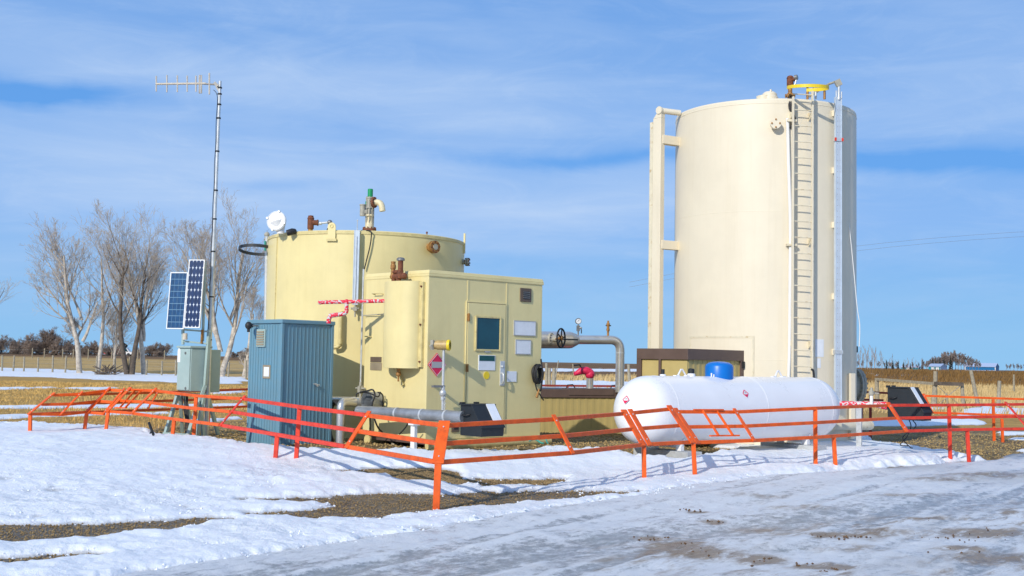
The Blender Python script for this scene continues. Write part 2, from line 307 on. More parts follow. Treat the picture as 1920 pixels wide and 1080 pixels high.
def fbm(x, y, s, seed=0, o=4):
    t = 0; a = 1.0; w = 0
    for i in range(o): t = t + a * vnoise(x, y, s / 2**i, seed + i); w += a; a *= 0.55
    return t / w - 0.5
def sstep(a, b, x):
    t = np.clip((x - a) / (b - a), 0, 1); return t * t * (3 - 2 * t)
def terrain(x, y):
    x = np.asarray(x, float); y = np.asarray(y, float); sh = x.shape; X = x.ravel(); Y = y.ravel(); num = np.zeros_like(X); den = np.zeros_like(X)
    for cx, cy, cz in CTRL:
        w = 1 / ((X - cx)**2 + (Y - cy)**2 + 1.2)**2; num += w * cz; den += w
    z = num / den
    far = sstep(62, 165, Y)
    z = z * (1 - far) + far * (1.36 + 0.05 * fbm(X, Y, 60, 5)) + 1.0 * sstep(500, 1400, np.hypot(X, Y)) * (Y > 0)
    z = z + 0.25 * far * (1 - far) * 4 * fbm(X, Y, 14, 3) * 0.5
    return z.reshape(sh)
def tz(x, y): return float(terrain(np.array([x]), np.array([y]))[0])
def project(x, y, z):
    dx, dy, dz = x, y, z - H
    dep = dy * _f.y + dz * _f.z; dep = np.where(dep < 0.3, 0.3, dep)
    return 960 + F_PX * (dx * _r.x + dy * _r.y + dz * _r.z) / dep, 540 - F_PX * (dx * _u.x + dy * _u.y + dz * _u.z) / dep
def sdf(px, py, poly, sx=0.28):
    """Signed distance (positive inside) to a polygon on the picture's ground, x squeezed because the ground is seen edge on."""
    P = np.array(poly, float) * (sx, 1); x = px * sx; y = py; d = np.full(x.shape, 1e9); ins = np.zeros(x.shape, bool)
    for i in range(len(P)):
        a, b = P[i], P[(i + 1) % len(P)]; e = b - a; t = np.clip(((x - a[0]) * e[0] + (y - a[1]) * e[1]) / (e @ e + 1e-9), 0, 1)
        d = np.minimum(d, np.hypot(x - a[0] - t * e[0], y - a[1] - t * e[1]))
        c = (a[1] > y) != (b[1] > y); xin = e[0] * (y - a[1]) / (e[1] if abs(e[1]) > 1e-9 else 1e-9) + a[0]; ins ^= c & (x < xin)
    return np.where(ins, d, -d)
# outlines of the snow and bare strips, read off the photograph's ground
FIELD = [(-500,800),(-200,797),(60,795),(200,800),(280,812),(363,824),(467,834),(533,843),(633,849),(800,848),(950,851),(1067,846),(1130,850),(1190,864),(1260,868),(1350,857),(1440,843),(1520,830),(1560,812),(1590,812),(1640,833),(1700,838),(1790,850),(1840,860),(1880,868),(1780,871),(1700,879),(1590,886),(1480,898),(1380,908),(1250,924),(1180,938),(1000,966),(820,1000),(500,1045),(250,1082),(100,1115),(-100,1160),(-500,1250)]
BARE = [[(-400,1024),(0,988),(50,990),(200,985),(310,980),(430,976),(300,990),(187,1006),(100,1012),(0,1017),(-400,1056)],
        [(-400,1110),(0,1054),(140,1042),(190,1043),(0,1062),(-400,1120)],
        [(590,935),(640,934),(717,928),(833,931),(950,926),(1150,926),(1190,925),(1083,933),(983,942),(877,952),(767,962),(650,970),(560,973),(480,970),(475,966),(600,958),(640,950),(600,943)],
        [(467,939),(590,935),(640,937),(560,942)],
        [(627,888),(717,882),(807,880),(847,887),(863,901),(933,903),(1047,902),(1000,907),(900,910),(787,902),(740,895),(683,889)],
        [(1590,886),(1650,880),(1770,874),(1840,873),(1720,884),(1600,889)]]
PADBACK = [(285,812),(300,803),(420,792),(480,788),(480,700),(1600,700),(1620,803),(1700,800),(1850,802),(1960,806),(2300,812),(2300,870),(1880,868),(1790,850),(1640,833),(1590,815),(1440,845),(1260,870),(1067,850),(800,852),(633,853),(467,838)]
SNOWFAR = [[(-600,689),(0,690),(60,691),(170,696),(300,702),(460,707),(480,722),(330,722),(240,714),(120,709),(0,706),(-600,703)],
           [(-300,732),(0,724),(130,722),(125,730),(20,732)],[(60,728),(200,724),(290,728),(180,733)],
           [(-300,762),(0,760),(200,757),(470,757),(480,764),(200,768),(0,768)],[(-300,788),(0,779),(150,776),(350,772),(330,778),(100,784),(0,790)],
           [(360,735),(470,728),(480,738),(400,742)],[(370,762),(480,752),(480,760),(400,766)],[(330,790),(430,781),(480,780),(480,787),(380,796)],
           [(960,690),(1220,692),(1220,697),(1030,697),(960,698)],[(960,712),(1230,716),(1230,740),(960,740)],
           [(1595,697),(1640,698),(1668,702),(1640,706),(1610,701)],[(1680,701),(1732,702),(1720,705),(1690,705)],[(1880,708),(1960,709),(1960,715),(1900,712)],
           [(1740,704),(1752,703),(1752,706),(1742,707)],[(1700,765),(1730,763),(1790,763),(1790,770),(1740,770)],[(1770,776),(1830,760),(1900,765),(2100,764),(2100,776),(1900,778),(1810,780)],
           [(1600,785),(1640,786),(1740,784),(1850,788),(1850,797),(1700,799),(1620,802),(1560,800)],[(1860,810),(1960,812),(1960,816),(1880,817)],[(1880,822),(2100,824),(2100,829),(1890,827)],
           [(1330,836),(1560,825),(1572,834),(1345,849)],[(1890,845),(2100,838),(2100,850),(1930,852)]]
def field_values(x, y, z):
    px, py = project(x, y, z); px = px + 26 * fbm(x, y, 1.1, 11); n1 = fbm(x, y, 0.9, 21); n2 = fbm(x, y, 0.28, 31); n3 = fbm(x, y, 3.5, 41)
    k = sstep(60, 18, y); nz = (9 * n1 + 9 * n2 + 6 * fbm(x, y, 0.10, 33)) * (0.35 + 0.65 * k)
    s = sdf(px, py, FIELD) + nz
    for b in BARE: s = np.minimum(s, -sdf(px, py, b) * 1.25 - 1.0 + nz * 0.9)
    thk = 0.045 + 0.075 * sstep(905, 860, py) + 0.035 * n3
    t = -0.03 + (0.03 + thk) * sstep(-1.5, 9, s)
    t = t + sstep(1, 12, s) * (0.075 * n1 + 0.06 * n2 + 0.022 * fbm(x, y, 0.11, 35)) * (0.35 + 1.5 * np.clip(fbm(x, y, 2.2, 37) + .35, 0, 1)) * sstep(40, 12, y)
    # the higher bank beside the white tank and the lumpy ridge the plough left along the road
    bx, by = project(x, y, z); bank = np.exp(-((bx - 1565) / 75)**2 - ((by - 822) / 15)**2)
    t = t + sstep(-1, 5, s) * (0.20 * bank + 0.06 * np.exp(-((bx - 1450) / 260)**2 - ((by - 872) / 20)**2))
    f = np.full(x.shape, -99.0)
    for p in SNOWFAR: f = np.maximum(f, sdf(px, py, p, 0.12))
    f = f - 2.1 * (px < 500) * (py > 715) - 1.2 * (px > 1500) + (2.2 * n3 + 3.2 * fbm(x, y, 2.0, 51) + 2.4 * fbm(x, y, 0.6, 52)) * np.clip(1 + (py - 720) / 120, 0.35, 1.3)
    t = np.maximum(t, np.where(y > 21, -0.03 + 0.085 * sstep(-0.8, 1.6, f), -1))
    t = np.where(y < 2.5, -0.03, t)
    pad = sdf(px, py, PADBACK) + 5 * n1 + 3 * n2
    pad = np.where((y > 36) | (y < 8), -20, pad)
    near = np.where(py > 840, 20.0, -20.0)
    return t, np.clip(sstep(-4, 5, pad), 0, 1), px, py
def grid_obj(name, x, y, z, m, keep=None, attrs=None, kind='structure', smooth=True):
    nr, nc = x.shape; idx = np.arange(nr * nc).reshape(nr, nc)
    q = np.stack([idx[:-1, :-1], idx[:-1, 1:], idx[1:, 1:], idx[1:, :-1]], -1).reshape(-1, 4)
    if keep is not None: q = q[keep.ravel()[q].any(1)]
    used = np.unique(q); remap = np.full(nr * nc, -1); remap[used] = np.arange(len(used)); q = remap[q]
    co = np.stack([x.ravel()[used], y.ravel()[used], z.ravel()[used]], -1)
    me = bpy.data.meshes.new(name); me.vertices.add(len(co)); me.vertices.foreach_set('co', co.ravel().astype(np.float32))
    me.loops.add(q.size); me.loops.foreach_set('vertex_index', q.ravel().astype(np.int32)); me.polygons.add(len(q))
    me.polygons.foreach_set('loop_start', np.arange(0, q.size, 4).astype(np.int32)); me.polygons.foreach_set('use_smooth', np.ones(len(q), bool))
    for k, v in (attrs or {}).items():
        a = me.attributes.new(k, 'FLOAT', 'POINT'); a.data.foreach_set('value', v.ravel()[used].astype(np.float32))
    me.update(calc_edges=True); me.validate(); me.materials.append(m)
    o = bpy.data.objects.new(name, me); S.collection.objects.link(o); MW[name] = Matrix(); o['kind'] = kind; return o
# --- ground material: gravel, dirt, dry grass
def ground_mat():
    m = bpy.data.materials.new('gravel_and_dry_grass'); m.use_nodes = True; t = m.node_tree; n = t.nodes; l = t.links; p = n['Principled BSDF']
    tcn = n.new('ShaderNodeTexCoord'); co = tcn.outputs['Object']
    def noise(s, d=6, r=0.6, sc=None):
        c = co
        if sc:
            mp = n.new('ShaderNodeMapping'); mp.inputs['Scale'].default_value = sc; l.new(co, mp.inputs[0]); c = mp.outputs[0]
        q = n.new('ShaderNodeTexNoise'); q.inputs['Scale'].default_value = s; q.inputs['Detail'].default_value = d; q.inputs['Roughness'].default_value = r; l.new(c, q.inputs[0]); return q.outputs[0]
    def ramp(x, stops):
        c = n.new('ShaderNodeValToRGB'); e = c.color_ramp.elements
        while len(e) < len(stops): e.new(0.5)
        for i, (pos, col) in enumerate(stops): e[i].position = pos; e[i].color = (*col, 1)
        l.new(x, c.inputs[0]); return c.outputs[0]
    def mix(f, a, b):
        x = n.new('ShaderNodeMix'); x.data_type = 'RGBA'; l.new(f, x.inputs[0]); l.new(a, x.inputs[6]); l.new(b, x.inputs[7]); return x.outputs[2]
    vo = n.new('ShaderNodeTexVoronoi'); vo.inputs['Scale'].default_value = 26; l.new(co, vo.inputs[0])
    sep = n.new('ShaderNodeSeparateColor'); l.new(vo.outputs['Color'], sep.inputs[0])
    peb = ramp(sep.outputs[0], [(0.0, (0.10, 0.062, 0.022)), (0.35, (0.25, 0.16, 0.052)), (0.7, (0.42, 0.29, 0.11)), (1.0, (0.58, 0.46, 0.24))])
    dirt = ramp(noise(2.2), [(0.3, (0.07, 0.046, 0.024)), (0.7, (0.20, 0.135, 0.06))])
    f1 = n.new('ShaderNodeMapRange'); f1.inputs[1].default_value = 0.42; f1.inputs[2].default_value = 0.62; l.new(noise(1.1, 5), f1.inputs[0])
    grav = mix(f1.outputs[0], peb, dirt)
    at_g = n.new('ShaderNodeAttribute'); at_g.attribute_name = 'grass'; at_w = n.new('ShaderNodeAttribute'); at_w.attribute_name = 'wet'; at_s = n.new('ShaderNodeAttribute'); at_s.attribute_name = 'straw'
    wetc = ramp(noise(16, 8, 0.75), [(0.32, (0.075, 0.056, 0.036)), (0.5, (0.17, 0.13, 0.08)), (0.62, (0.27, 0.21, 0.14)), (0.74, (0.48, 0.44, 0.39))])
    fw = n.new('ShaderNodeMapRange'); fw.inputs[1].default_value = 0.45; fw.inputs[2].default_value = 0.6; l.new(noise(3.0, 6, 0.7), fw.inputs[0]); wetc = mix(fw.outputs[0], wetc, dirt)
    grav = mix(at_w.outputs['Fac'], grav, wetc)
    gra = ramp(noise(1.5, 8, 0.75, (0.35, 1.6, 1)), [(0.30, (0.22, 0.115, 0.022)), (0.5, (0.50, 0.29, 0.065)), (0.72, (0.70, 0.46, 0.14))])
    strw = ramp(noise(0.6, 8, 0.75, (0.4, 1.8, 1)), [(0.3, (0.30, 0.17, 0.04)), (0.5, (0.55, 0.36, 0.12)), (0.7, (0.74, 0.56, 0.27))])
    brn = ramp(noise(0.25, 8, 0.75, (0.5, 1.4, 1)), [(0.3, (0.09, 0.042, 0.012)), (0.52, (0.20, 0.10, 0.025)), (0.75, (0.34, 0.19, 0.055))])
    at_b = n.new('ShaderNodeAttribute'); at_b.attribute_name = 'brown'
    g2 = mix(at_b.outputs['Fac'], mix(at_s.outputs['Fac'], gra, strw), brn)
    l.new(mix(at_g.outputs['Fac'], grav, g2), p.inputs['Base Color'])
    rr = n.new('ShaderNodeMapRange'); rr.inputs[3].default_value = 0.9; rr.inputs[4].default_value = 0.5; l.new(at_w.outputs['Fac'], rr.inputs[0]); l.new(rr.outputs[0], p.inputs['Roughness'])
    b1 = n.new('ShaderNodeBump'); b1.inputs['Strength'].default_value = 0.9; b1.inputs['Distance'].default_value = 0.03; l.new(vo.outputs['Distance'], b1.inputs['Height']); b1.invert = True
    b2 = n.new('ShaderNodeBump'); b2.inputs['Strength'].default_value = 0.6; b2.inputs['Distance'].default_value = 0.08; l.new(noise(6, 8, 0.75), b2.inputs['Height']); l.new(b1.outputs[0], b2.inputs['Normal']); l.new(b2.outputs[0], p.inputs['Normal'])
    return m
def snow_mat():
    m = bpy.data.materials.new('granular_snow'); m.use_nodes = True; t = m.node_tree; n = t.nodes; l = t.links; p = n['Principled BSDF']
    tcn = n.new('ShaderNodeTexCoord'); co = tcn.outputs['Object']
    def noise(s, d=6, r=0.6):
        q = n.new('ShaderNodeTexNoise'); q.inputs['Scale'].default_value = s; q.inputs['Detail'].default_value = d; q.inputs['Roughness'].default_value = r; l.new(co, q.inputs[0]); return q.outputs[0]
    th = n.new('ShaderNodeAttribute'); th.attribute_name = 'thick'
    edge = n.new('ShaderNodeMapRange'); edge.inputs[1].default_value = 0.0; edge.inputs[2].default_value = 0.055; l.new(th.outputs['Fac'], edge.inputs[0])
    nn = noise(4.5, 8, 0.7); a = n.new('ShaderNodeMath'); a.operation = 'MULTIPLY_ADD'; l.new(nn, a.inputs[0]); a.inputs[1].default_value = 1.2; l.new(edge.outputs[0], a.inputs[2])
    r_ = n.new('ShaderNodeMapRange'); r_.inputs[1].default_value = 0.55; r_.inputs[2].default_value = 1.05; l.new(a.outputs[0], r_.inputs[0])
    mx = n.new('ShaderNodeMix'); mx.data_type = 'RGBA'; mx.inputs[6].default_value = (0.42, 0.42, 0.42, 1); mx.inputs[7].default_value = (0.84, 0.865, 0.89, 1); l.new(r_.outputs[0], mx.inputs[0]); l.new(mx.outputs[2], p.inputs['Base Color'])
    p.inputs['Roughness'].default_value = 0.55; p.inputs['Specular IOR Level'].default_value = 0.3
    p.inputs['Subsurface Weight'].default_value = 0.15; p.inputs['Subsurface Radius'].default_value = (0.03, 0.04, 0.05); p.inputs['Subsurface Scale'].default_value = 0.5
    b1 = n.new('ShaderNodeBump'); b1.inputs['Strength'].default_value = 0.8; b1.inputs['Distance'].default_value = 0.06; l.new(noise(6, 7, 0.65), b1.inputs['Height'])
    lf = n.new('ShaderNodeMapRange'); lf.inputs[1].default_value = .38; lf.inputs[2].default_value = .62; lf.inputs[3].default_value = .12; lf.inputs[4].default_value = .9; l.new(noise(0.55, 3, .5), lf.inputs[0]); l.new(lf.outputs[0], b1.inputs['Strength'])
    b2 = n.new('ShaderNodeBump'); b2.inputs['Strength'].default_value = 0.6; b2.inputs['Distance'].default_value = 0.014; l.new(noise(38, 5, 0.7), b2.inputs['Height']); l.new(b1.outputs[0], b2.inputs['Normal']); l.new(b2.outputs[0], p.inputs['Normal'])
    return m
def road_mat():
    m = bpy.data.materials.new('packed_ice_road'); m.use_nodes = True; t = m.node_tree; n = t.nodes; l = t.links; p = n['Principled BSDF']
    tcn = n.new('ShaderNodeTexCoord'); mp0 = n.new('ShaderNodeMapping'); mp0.inputs['Rotation'].default_value = (0, 0, R(-52)); l.new(tcn.outputs['Object'], mp0.inputs[0]); co = mp0.outputs[0]
    def noise(s, sc, d=7, r=0.62, dist=0.0):
        mp = n.new('ShaderNodeMapping'); mp.inputs['Scale'].default_value = sc; l.new(co, mp.inputs[0])
        q = n.new('ShaderNodeTexNoise'); q.inputs['Scale'].default_value = s; q.inputs['Detail'].default_value = d; q.inputs['Roughness'].default_value = r; q.inputs['Distortion'].default_value = dist; l.new(mp.outputs[0], q.inputs[0]); return q.outputs[0]
    def mr(x, a, b, c=0.0, d=1.0):
        q = n.new('ShaderNodeMapRange'); q.interpolation_type = 'SMOOTHSTEP'; q.inputs[1].default_value = a; q.inputs[2].default_value = b; q.inputs[3].default_value = c; q.inputs[4].default_value = d; l.new(x, q.inputs[0]); return q.outputs[0]
    def math_(op, a, b):
        q = n.new('ShaderNodeMath'); q.operation = op; l.new(a, q.inputs[0])
        if isinstance(b, (int, float)): q.inputs[1].default_value = b
        else: l.new(b, q.inputs[1])
        return q.outputs[0]
    def mix(f, a, b):
        x = n.new('ShaderNodeMix'); x.data_type = 'RGBA'; l.new(f, x.inputs[0])
        for s_, v in ((6, a), (7, b)):
            if isinstance(v, tuple): x.inputs[s_].default_value = (*v, 1)
            else: l.new(v, x.inputs[s_])
        return x.outputs[2]
    long_ = noise(1.4, (0.45, 1.7, 1), 9, 0.72, 0.3); fine = noise(9, (0.8, 1.25, 1), 9, 0.8); blot = noise(0.55, (0.8, 1.2, 1), 5, 0.6)
    a_ice = n.new('ShaderNodeAttribute'); a_ice.attribute_name = 'ice'; a_mud = n.new('ShaderNodeAttribute'); a_mud.attribute_name = 'mud'; a_wet = n.new('ShaderNodeAttribute'); a_wet.attribute_name = 'wet'
    icec = mix(mr(fine, 0.35, 0.65), (0.27, 0.295, 0.31), (0.48, 0.51, 0.53))
    s_ = math_('ADD', math_('ADD', math_('MULTIPLY', long_, 0.38), math_('MULTIPLY', mr(fine, .32, .66, .25, .75), 0.34)), math_('MULTIPLY', noise(2.6, (0.9, 1.2, 1), 9, 0.78, 0.6), 0.28)); s_ = math_('SUBTRACT', s_, math_('MULTIPLY', a_ice.outputs['Fac'], 0.15))
    fs = mr(s_, 0.35, 0.50); c = mix(fs, icec, (0.76, 0.775, 0.785))
    fd = math_('MULTIPLY', mr(noise(2.6, (0.55, 1.9, 1), 8, 0.72, 0.3), 0.47, 0.64), mr(blot, 0.42, 0.56)); fd = math_('MULTIPLY', fd, a_mud.outputs['Fac'])
    dcol = mix(mr(fine, 0.3, 0.7), (0.16, 0.10, 0.05), (0.36, 0.26, 0.16)); c = mix(math_('MULTIPLY', fd, 0.85), c, dcol)
    fg = math_('MULTIPLY', mr(noise(0.9, (0.4, 1.6, 1), 6, 0.6), 0.5, 0.75), a_mud.outputs['Fac']); c = mix(math_('MULTIPLY', fg, 0.45), c, (0.36, 0.33, 0.30))
    a_d = n.new('ShaderNodeAttribute'); a_d.attribute_name = 'dirt'
    fk = mr(math_('MULTIPLY', a_d.outputs['Fac'], mr(noise(5, (0.7, 1.6, 1), 8, 0.75, 0.4), 0.30, 0.62, .25, 1.6)), 0.12, 0.80); c = mix(math_('MULTIPLY', fk, .85), c, dcol)
    c = mix(math_('MULTIPLY', a_wet.outputs['Fac'], 0.7), c, (0.15, 0.15, 0.145))
    l.new(c, p.inputs['Base Color']); l.new(mr(s_, 0.4, 0.58, 0.32, 0.7), p.inputs['Roughness']); p.inputs['Specular IOR Level'].default_value = 0.35
    b1 = n.new('ShaderNodeBump'); b1.inputs['Strength'].default_value = 0.7; b1.inputs['Distance'].default_value = 0.04; l.new(s_, b1.inputs['Height'])
    b2 = n.new('ShaderNodeBump'); b2.inputs['Strength'].default_value = 0.7; b2.inputs['Distance'].default_value = 0.012; l.new(noise(45, (0.9, 1.1, 1), 5, 0.75), b2.inputs['Height']); l.new(b1.outputs[0], b2.inputs['Normal']); l.new(b2.outputs[0], p.inputs['Normal'])
    return m
# --- one ground sheet all the way round, fine in front of the camera
def ground_grid(rows, angs):
    rr, aa = np.meshgrid(rows, angs, indexing='ij'); return rr * np.sin(aa), rr * np.cos(aa)
fine_a = np.linspace(R(-34), R(34), 620)
rows_g = np.concatenate([[0.4, 1.2, 2, 3], np.geomspace(3.5, 60, 330)[0:], np.geomspace(62, 400, 90), np.geomspace(430, 9000, 26)])
ang_g = np.concatenate([np.linspace(R(-180), R(-36), 50), fine_a, np.linspace(R(36), R(180), 50)])
gx, gy = ground_grid(rows_g, ang_g); gz = terrain(gx, gy)
t_, pad_, px_, py_ = field_values(gx, gy, gz)
front = (gy < 24) & (gx > -40)
ysl = gy - 0.62 * gx
grass = np.where(gy > 20, 1 - pad_, sstep(-2, 3, -gx - 9) * 0.0); grass = np.where(gy < 20, 0, grass)
wet = np.where((gy < 24) & (pad_ < 0.5), 1.0, 0.0); wet = np.where(gy > 24, 0, wet); wet = np.maximum(wet, 0.4 * pad_ * sstep(0.12, 0.35, fbm(gx, gy, 1.6, 77)))
g3 = sstep(-6, 2, sdf(px_, py_, BARE[4])); wet = wet * (1 - 0.85 * g3)
straw = sstep(0, 200, px_ - 700) * sstep(36, 48, gy) + 0.75 * sstep(70, 84, gy); straw = np.clip(straw, 0, 1)
bst = 94 + 36 * sstep(1000, 500, px_); brown = np.clip(sstep(bst, bst + 14, gy + 14 * fbm(gx, gy, 25, 8)), 0, 1)
gz2 = gz + 0.02 * fbm(gx, gy, 0.5, 61) * sstep(50, 10, gy) + 0.05 * fbm(gx, gy, 1.6, 62) * grass * sstep(80, 30, gy)
ground = grid_obj('ground', gx, gy, gz2, ground_mat(), None, {'grass': grass, 'wet': wet, 'straw': straw, 'brown': brown})
# --- the snow cover, its melted edges dipping into the ground
sxr, sya = np.concatenate([np.geomspace(3.5, 34, 560), np.geomspace(34.3, 190, 170)]), np.linspace(R(-33), R(33), 900)
x, y = ground_grid(sxr, sya); z = terrain(x, y); t, pad, px, py = field_values(x, y, z)
snow = grid_obj('snow_cover', x, y, z + t, snow_mat(), t > -0.022, {'thick': t})
# --- the icy road in the foreground
rx, ry = ground_grid(np.geomspace(2.0, 42, 460), np.linspace(R(-40), R(40), 760)); rz = terrain(rx, ry); rt, rp, rpx, rpy = field_values(rx, ry, rz)
ROADP = [(-600,1290),(100,1110),(250,1078),(500,1040),(820,994),(1000,960),(1180,932),(1250,916),(1380,900),(1480,890),(1590,884),(1700,876),(1780,868),(1870,862),(1900,852),(2050,845),(2600,852),(2900,1500),(960,9000),(-2500,3000)]
rs = sdf(rpx, rpy, ROADP) + 4 * fbm(rx, ry, 0.7, 91)
along = rx * math.cos(R(40)) + ry * math.sin(R(40)); across = -rx * math.sin(R(40)) + ry * math.cos(R(40))
ice = np.exp(-((across - 6.9 + 0.25 * fbm(rx, ry, 3, 12)) / 0.62)**2) + 0.5 * np.exp(-((across - 4.6) / 0.35)**2)
mud = sstep(0.5, 3.5, along - 3.0 + 1.5 * fbm(rx, ry, 2, 14)) * sstep(7.6, 6.2, across)
al2 = rx * math.cos(R(57)) + ry * math.sin(R(57)); ac2 = -rx * math.sin(R(57)) + ry * math.cos(R(57)) + 0.05 * fbm(rx, ry, 1.5, 19)
track = np.zeros_like(rx); rim = np.zeros_like(rx)
for c_, w_ in ((4.75, .16), (4.2, .10), (3.28, .17), (2.75, .10), (1.95, .14), (1.45, .15), (0.4, .16), (-0.2, .12), (-1.4, .16), (5.55, .12)):
    on = np.clip(.55 + 2.2 * fbm(al2, ac2 * 0 + c_, 2.6, int(c_ * 7) + 60), 0, 1)
    track += on * np.exp(-((ac2 - c_) / w_)**4); rim += on * (np.exp(-((ac2 - c_ - w_ * 1.25) / (.35 * w_))**2) + np.exp(-((ac2 - c_ + w_ * 1.25) / (.35 * w_))**2)) * (.5 + 1.5 * np.clip(fbm(al2, ac2, .12, 23) + .3, 0, 1))
dirt = np.zeros_like(rx)
for cx_, cy_, wx_, wy_, am in ((1303,966,16,2.2,1),(1225,1017,26,2.5,1),(1330,987,24,2.5,.8),(1565,1011,40,2.6,1.1),(1290,1026,22,3,.8),(1430,1057,34,6,1.1),(1545,1074,50,5,1.1),(1735,981,36,2,.9),(1840,1006,70,7,1.0),(1310,1045,60,9,.7),(1650,1005,40,6,.5),(1420,1000,50,6,.5),(1250,1035,50,7,.5),(1500,960,70,4,.45),(1700,935,90,4,.45),(1850,895,80,4,.6),(1420,935,60,3,.4),(1860,1055,70,8,.8),(1800,1038,40,3,.7),(1600,1035,60,6,.5),(1080,1005,20,2,.3),(1760,905,60,3,.5)):
    dirt += am * np.exp(-((rpx - cx_) / (wx_ * 1.35))**2 - ((rpy - cy_) / (wy_ * 1.5))**2)
rwet = np.exp(-((rpx - 1900) / 110)**2 - ((rpy - 853) / 9)**2) + 0.7 * np.exp(-((rpx - 1690) / 90)**2 - ((rpy - 880) / 6)**2) + 0.4 * np.exp(-((rpx - 1900) / 150)**2 - ((rpy - 900) / 14)**2)
ruts = 0.012 * np.sin(across * 5.2 + 2 * fbm(rx, ry, 2.5, 15)) + 0.03 * fbm(rx, ry, 0.5, 16) + 0.022 * fbm(rx, ry, 0.15, 18)
road = grid_obj('icy_road', rx, ry, rz + (-0.05 + 0.088 * sstep(-6, 5, rs)) + (ruts - .014 * track + .016 * rim) * sstep(0, 6, rs), road_mat(), rs > -6, {'dirt': np.clip(dirt, 0, 1), 'ice': np.clip(ice * .8 + .75 * track - 1.0 * rim, -1, 1), 'mud': np.clip(mud, 0, 1), 'wet': np.clip(rwet, 0, 1)})
# far highway on top of the rise
hx = np.linspace(-900, 900, 120); hr = np.array([168.0, 178.0]); X2, Y2 = np.meshgrid(hx, hr, indexing='xy')
grid_obj('far_road', X2, Y2, terrain(X2, Y2) + 0.03, mat('old_asphalt', (0.22, 0.20, 0.17), 0.9, var=0.1, vscale=0.2))
# ------------------------------------------------------------------ yellow round tank
TX, TY, TR, TZ = -2.65, 21.3, 1.77, 3.64
tk = thing('storage_tank', 'squat round pale yellow steel tank behind the door cabin, topped by a green-capped vent', 'storage tank', (TX, TY, 0.1))
MB().lathe((TX, TY, 0.08), [(TR, 0), (TR, TZ - 0.08), (TR - 0.02, TZ - 0.06), (0.4, TZ + 0.02), (0, TZ + 0.03)], 128).build('shell', M['yellow'], tk)
MB().lathe((TX, TY, TZ - 0.045), [(TR, 0), (TR + 0.012, 0), (TR + 0.012, 0.05), (TR - 0.03, 0.05)], 128).build('rim', M['yellow_trim'], tk)
def cylframe(px, py, cx, cy, rad):
    p, a = hitcyl(px, py, cx, cy, rad); return p, a, Frame((p.x, p.y, 0), a + math.pi / 2)
p, a, fr = cylframe(519.5, 470, TX, TY, TR)
MB().fbox(fr, -.012, .012, -.012, .02, .2, TZ - .05).build('weld_seam', M['yellow_trim'], tk)
# roof vent stack
b = at(692.5, 434, 19.85); b.z = TZ; k = 0.0090
mv = MB(); mv.lathe(b, [(0, 0), (9*k, 0), (9*k, 3*k), (13*k, 3*k), (13*k, 9*k), (9*k, 9*k)], 28).bolts(b + Vector((0, 0, 1*k)), (0, 0, 1), 11.4*k, 10, 1.3*k, 11*k)
vent = mv.build('vent_stack', M['rust'], tk)
MB().lathe(b, [(8.4*k, 9*k), (8.2*k, 17*k), (7.5*k, 20*k), (5.2*k, 25*k), (4.8*k, 32*k), (4.8*k, 38*k)], 28, hard=False).lathe(b, [(4.8*k, 33*k), (8*k, 33*k), (8*k, 36*k), (5*k, 36*k)], 28).build('reducer', M['rustwhite'], vent)
MB().lathe(b, [(5*k, 36*k), (5.5*k, 37*k), (5.5*k, 48*k), (8*k, 48*k), (8*k, 50*k), (7.2*k, 50*k), (7.2*k, 66*k), (7.8*k, 66*k), (7.8*k, 69*k), (0, 69.5*k)], 28).bolts(b, (0, 0, 1), 7.6*k, 8, .8*k, 70*k).build('valve_body', M['greycast'], vent)
MB().lathe(b, [(5*k, 69*k), (5*k, 84*k), (4.6*k, 84.8*k), (0, 85*k)], 24).build('green_cap', M['green'], vent)
side = Vector((0.95, -0.3, 0)).normalized(); e0 = b + Vector((0, 0, 59*k))
MB().flange(e0 + side * 6*k, side, 10.5*k, 4*k).bolts(e0 + side * 5*k, side, 8.8*k, 8, 1.2*k, 7*k).build('elbow_flange', M['rust'], vent)
MB().tube(elbow(e0 + side * 10*k, e0 + side * 23*k + Vector((0, 0, 1*k)), e0 + side * 26*k + Vector((0, 0, -17*k)), 11*k, 8), 5.8*k, 18).build('outlet_elbow', M['rustwhite'], vent)
c0 = b + Vector((-13.5*k, -2*k, 33*k)); MB().lathe(c0, [(0, 0), (5.2*k, 0), (5.2*k, 20*k), (6*k, 20*k), (6*k, 22*k), (0, 22*k)], 22).bar(c0 + Vector((3*k, 0, 8*k)), c0 + Vector((12*k, 2*k, 8*k)), 7*k).build('pilot_canister', M['greycast'], vent)
MB().lathe(c0 + Vector((6*k, 2*k, 22*k)), [(1.4*k, 0), (1.4*k, 6*k), (0, 6.2*k)], 12).build('pilot_cap', M['green'], vent)
# brown relief valve with a silver arm
b = at(582, 436, 19.95); b.z = TZ; k = 0.00907
rv = MB().lathe(b, [(4.6*k, 0), (4.6*k, 9*k)], 18).build('relief_valve', M['brass'], tk)
MB().lathe(b, [(5*k, 8*k), (6*k, 8*k), (6*k, 26*k), (6.6*k, 28*k), (5*k, 31*k), (5*k, 33*k), (0, 34*k)], 20).cyl(b + Vector((4*k, 0, 20*k)), b + Vector((13*k, 0, 20*k)), 5*k, 16).cyl(b + Vector((12*k, 0, 20*k)), b + Vector((14.5*k, 0, 20*k)), 6*k, 6).build('valve_body', M['rust'], rv)
MB().cyl(b + Vector((14*k, 0, 19*k)), b + Vector((33*k, 0, 21*k)), 2*k, 10).cyl(b + Vector((16*k, 0, 19*k)), b + Vector((21*k, 0, 19*k)), 3.2*k, 8).cyl(b + Vector((35*k, 0, 21*k)), b + Vector((32*k, 0, 8*k)), 1.5*k, 8).build('arm', M['galv'], rv)
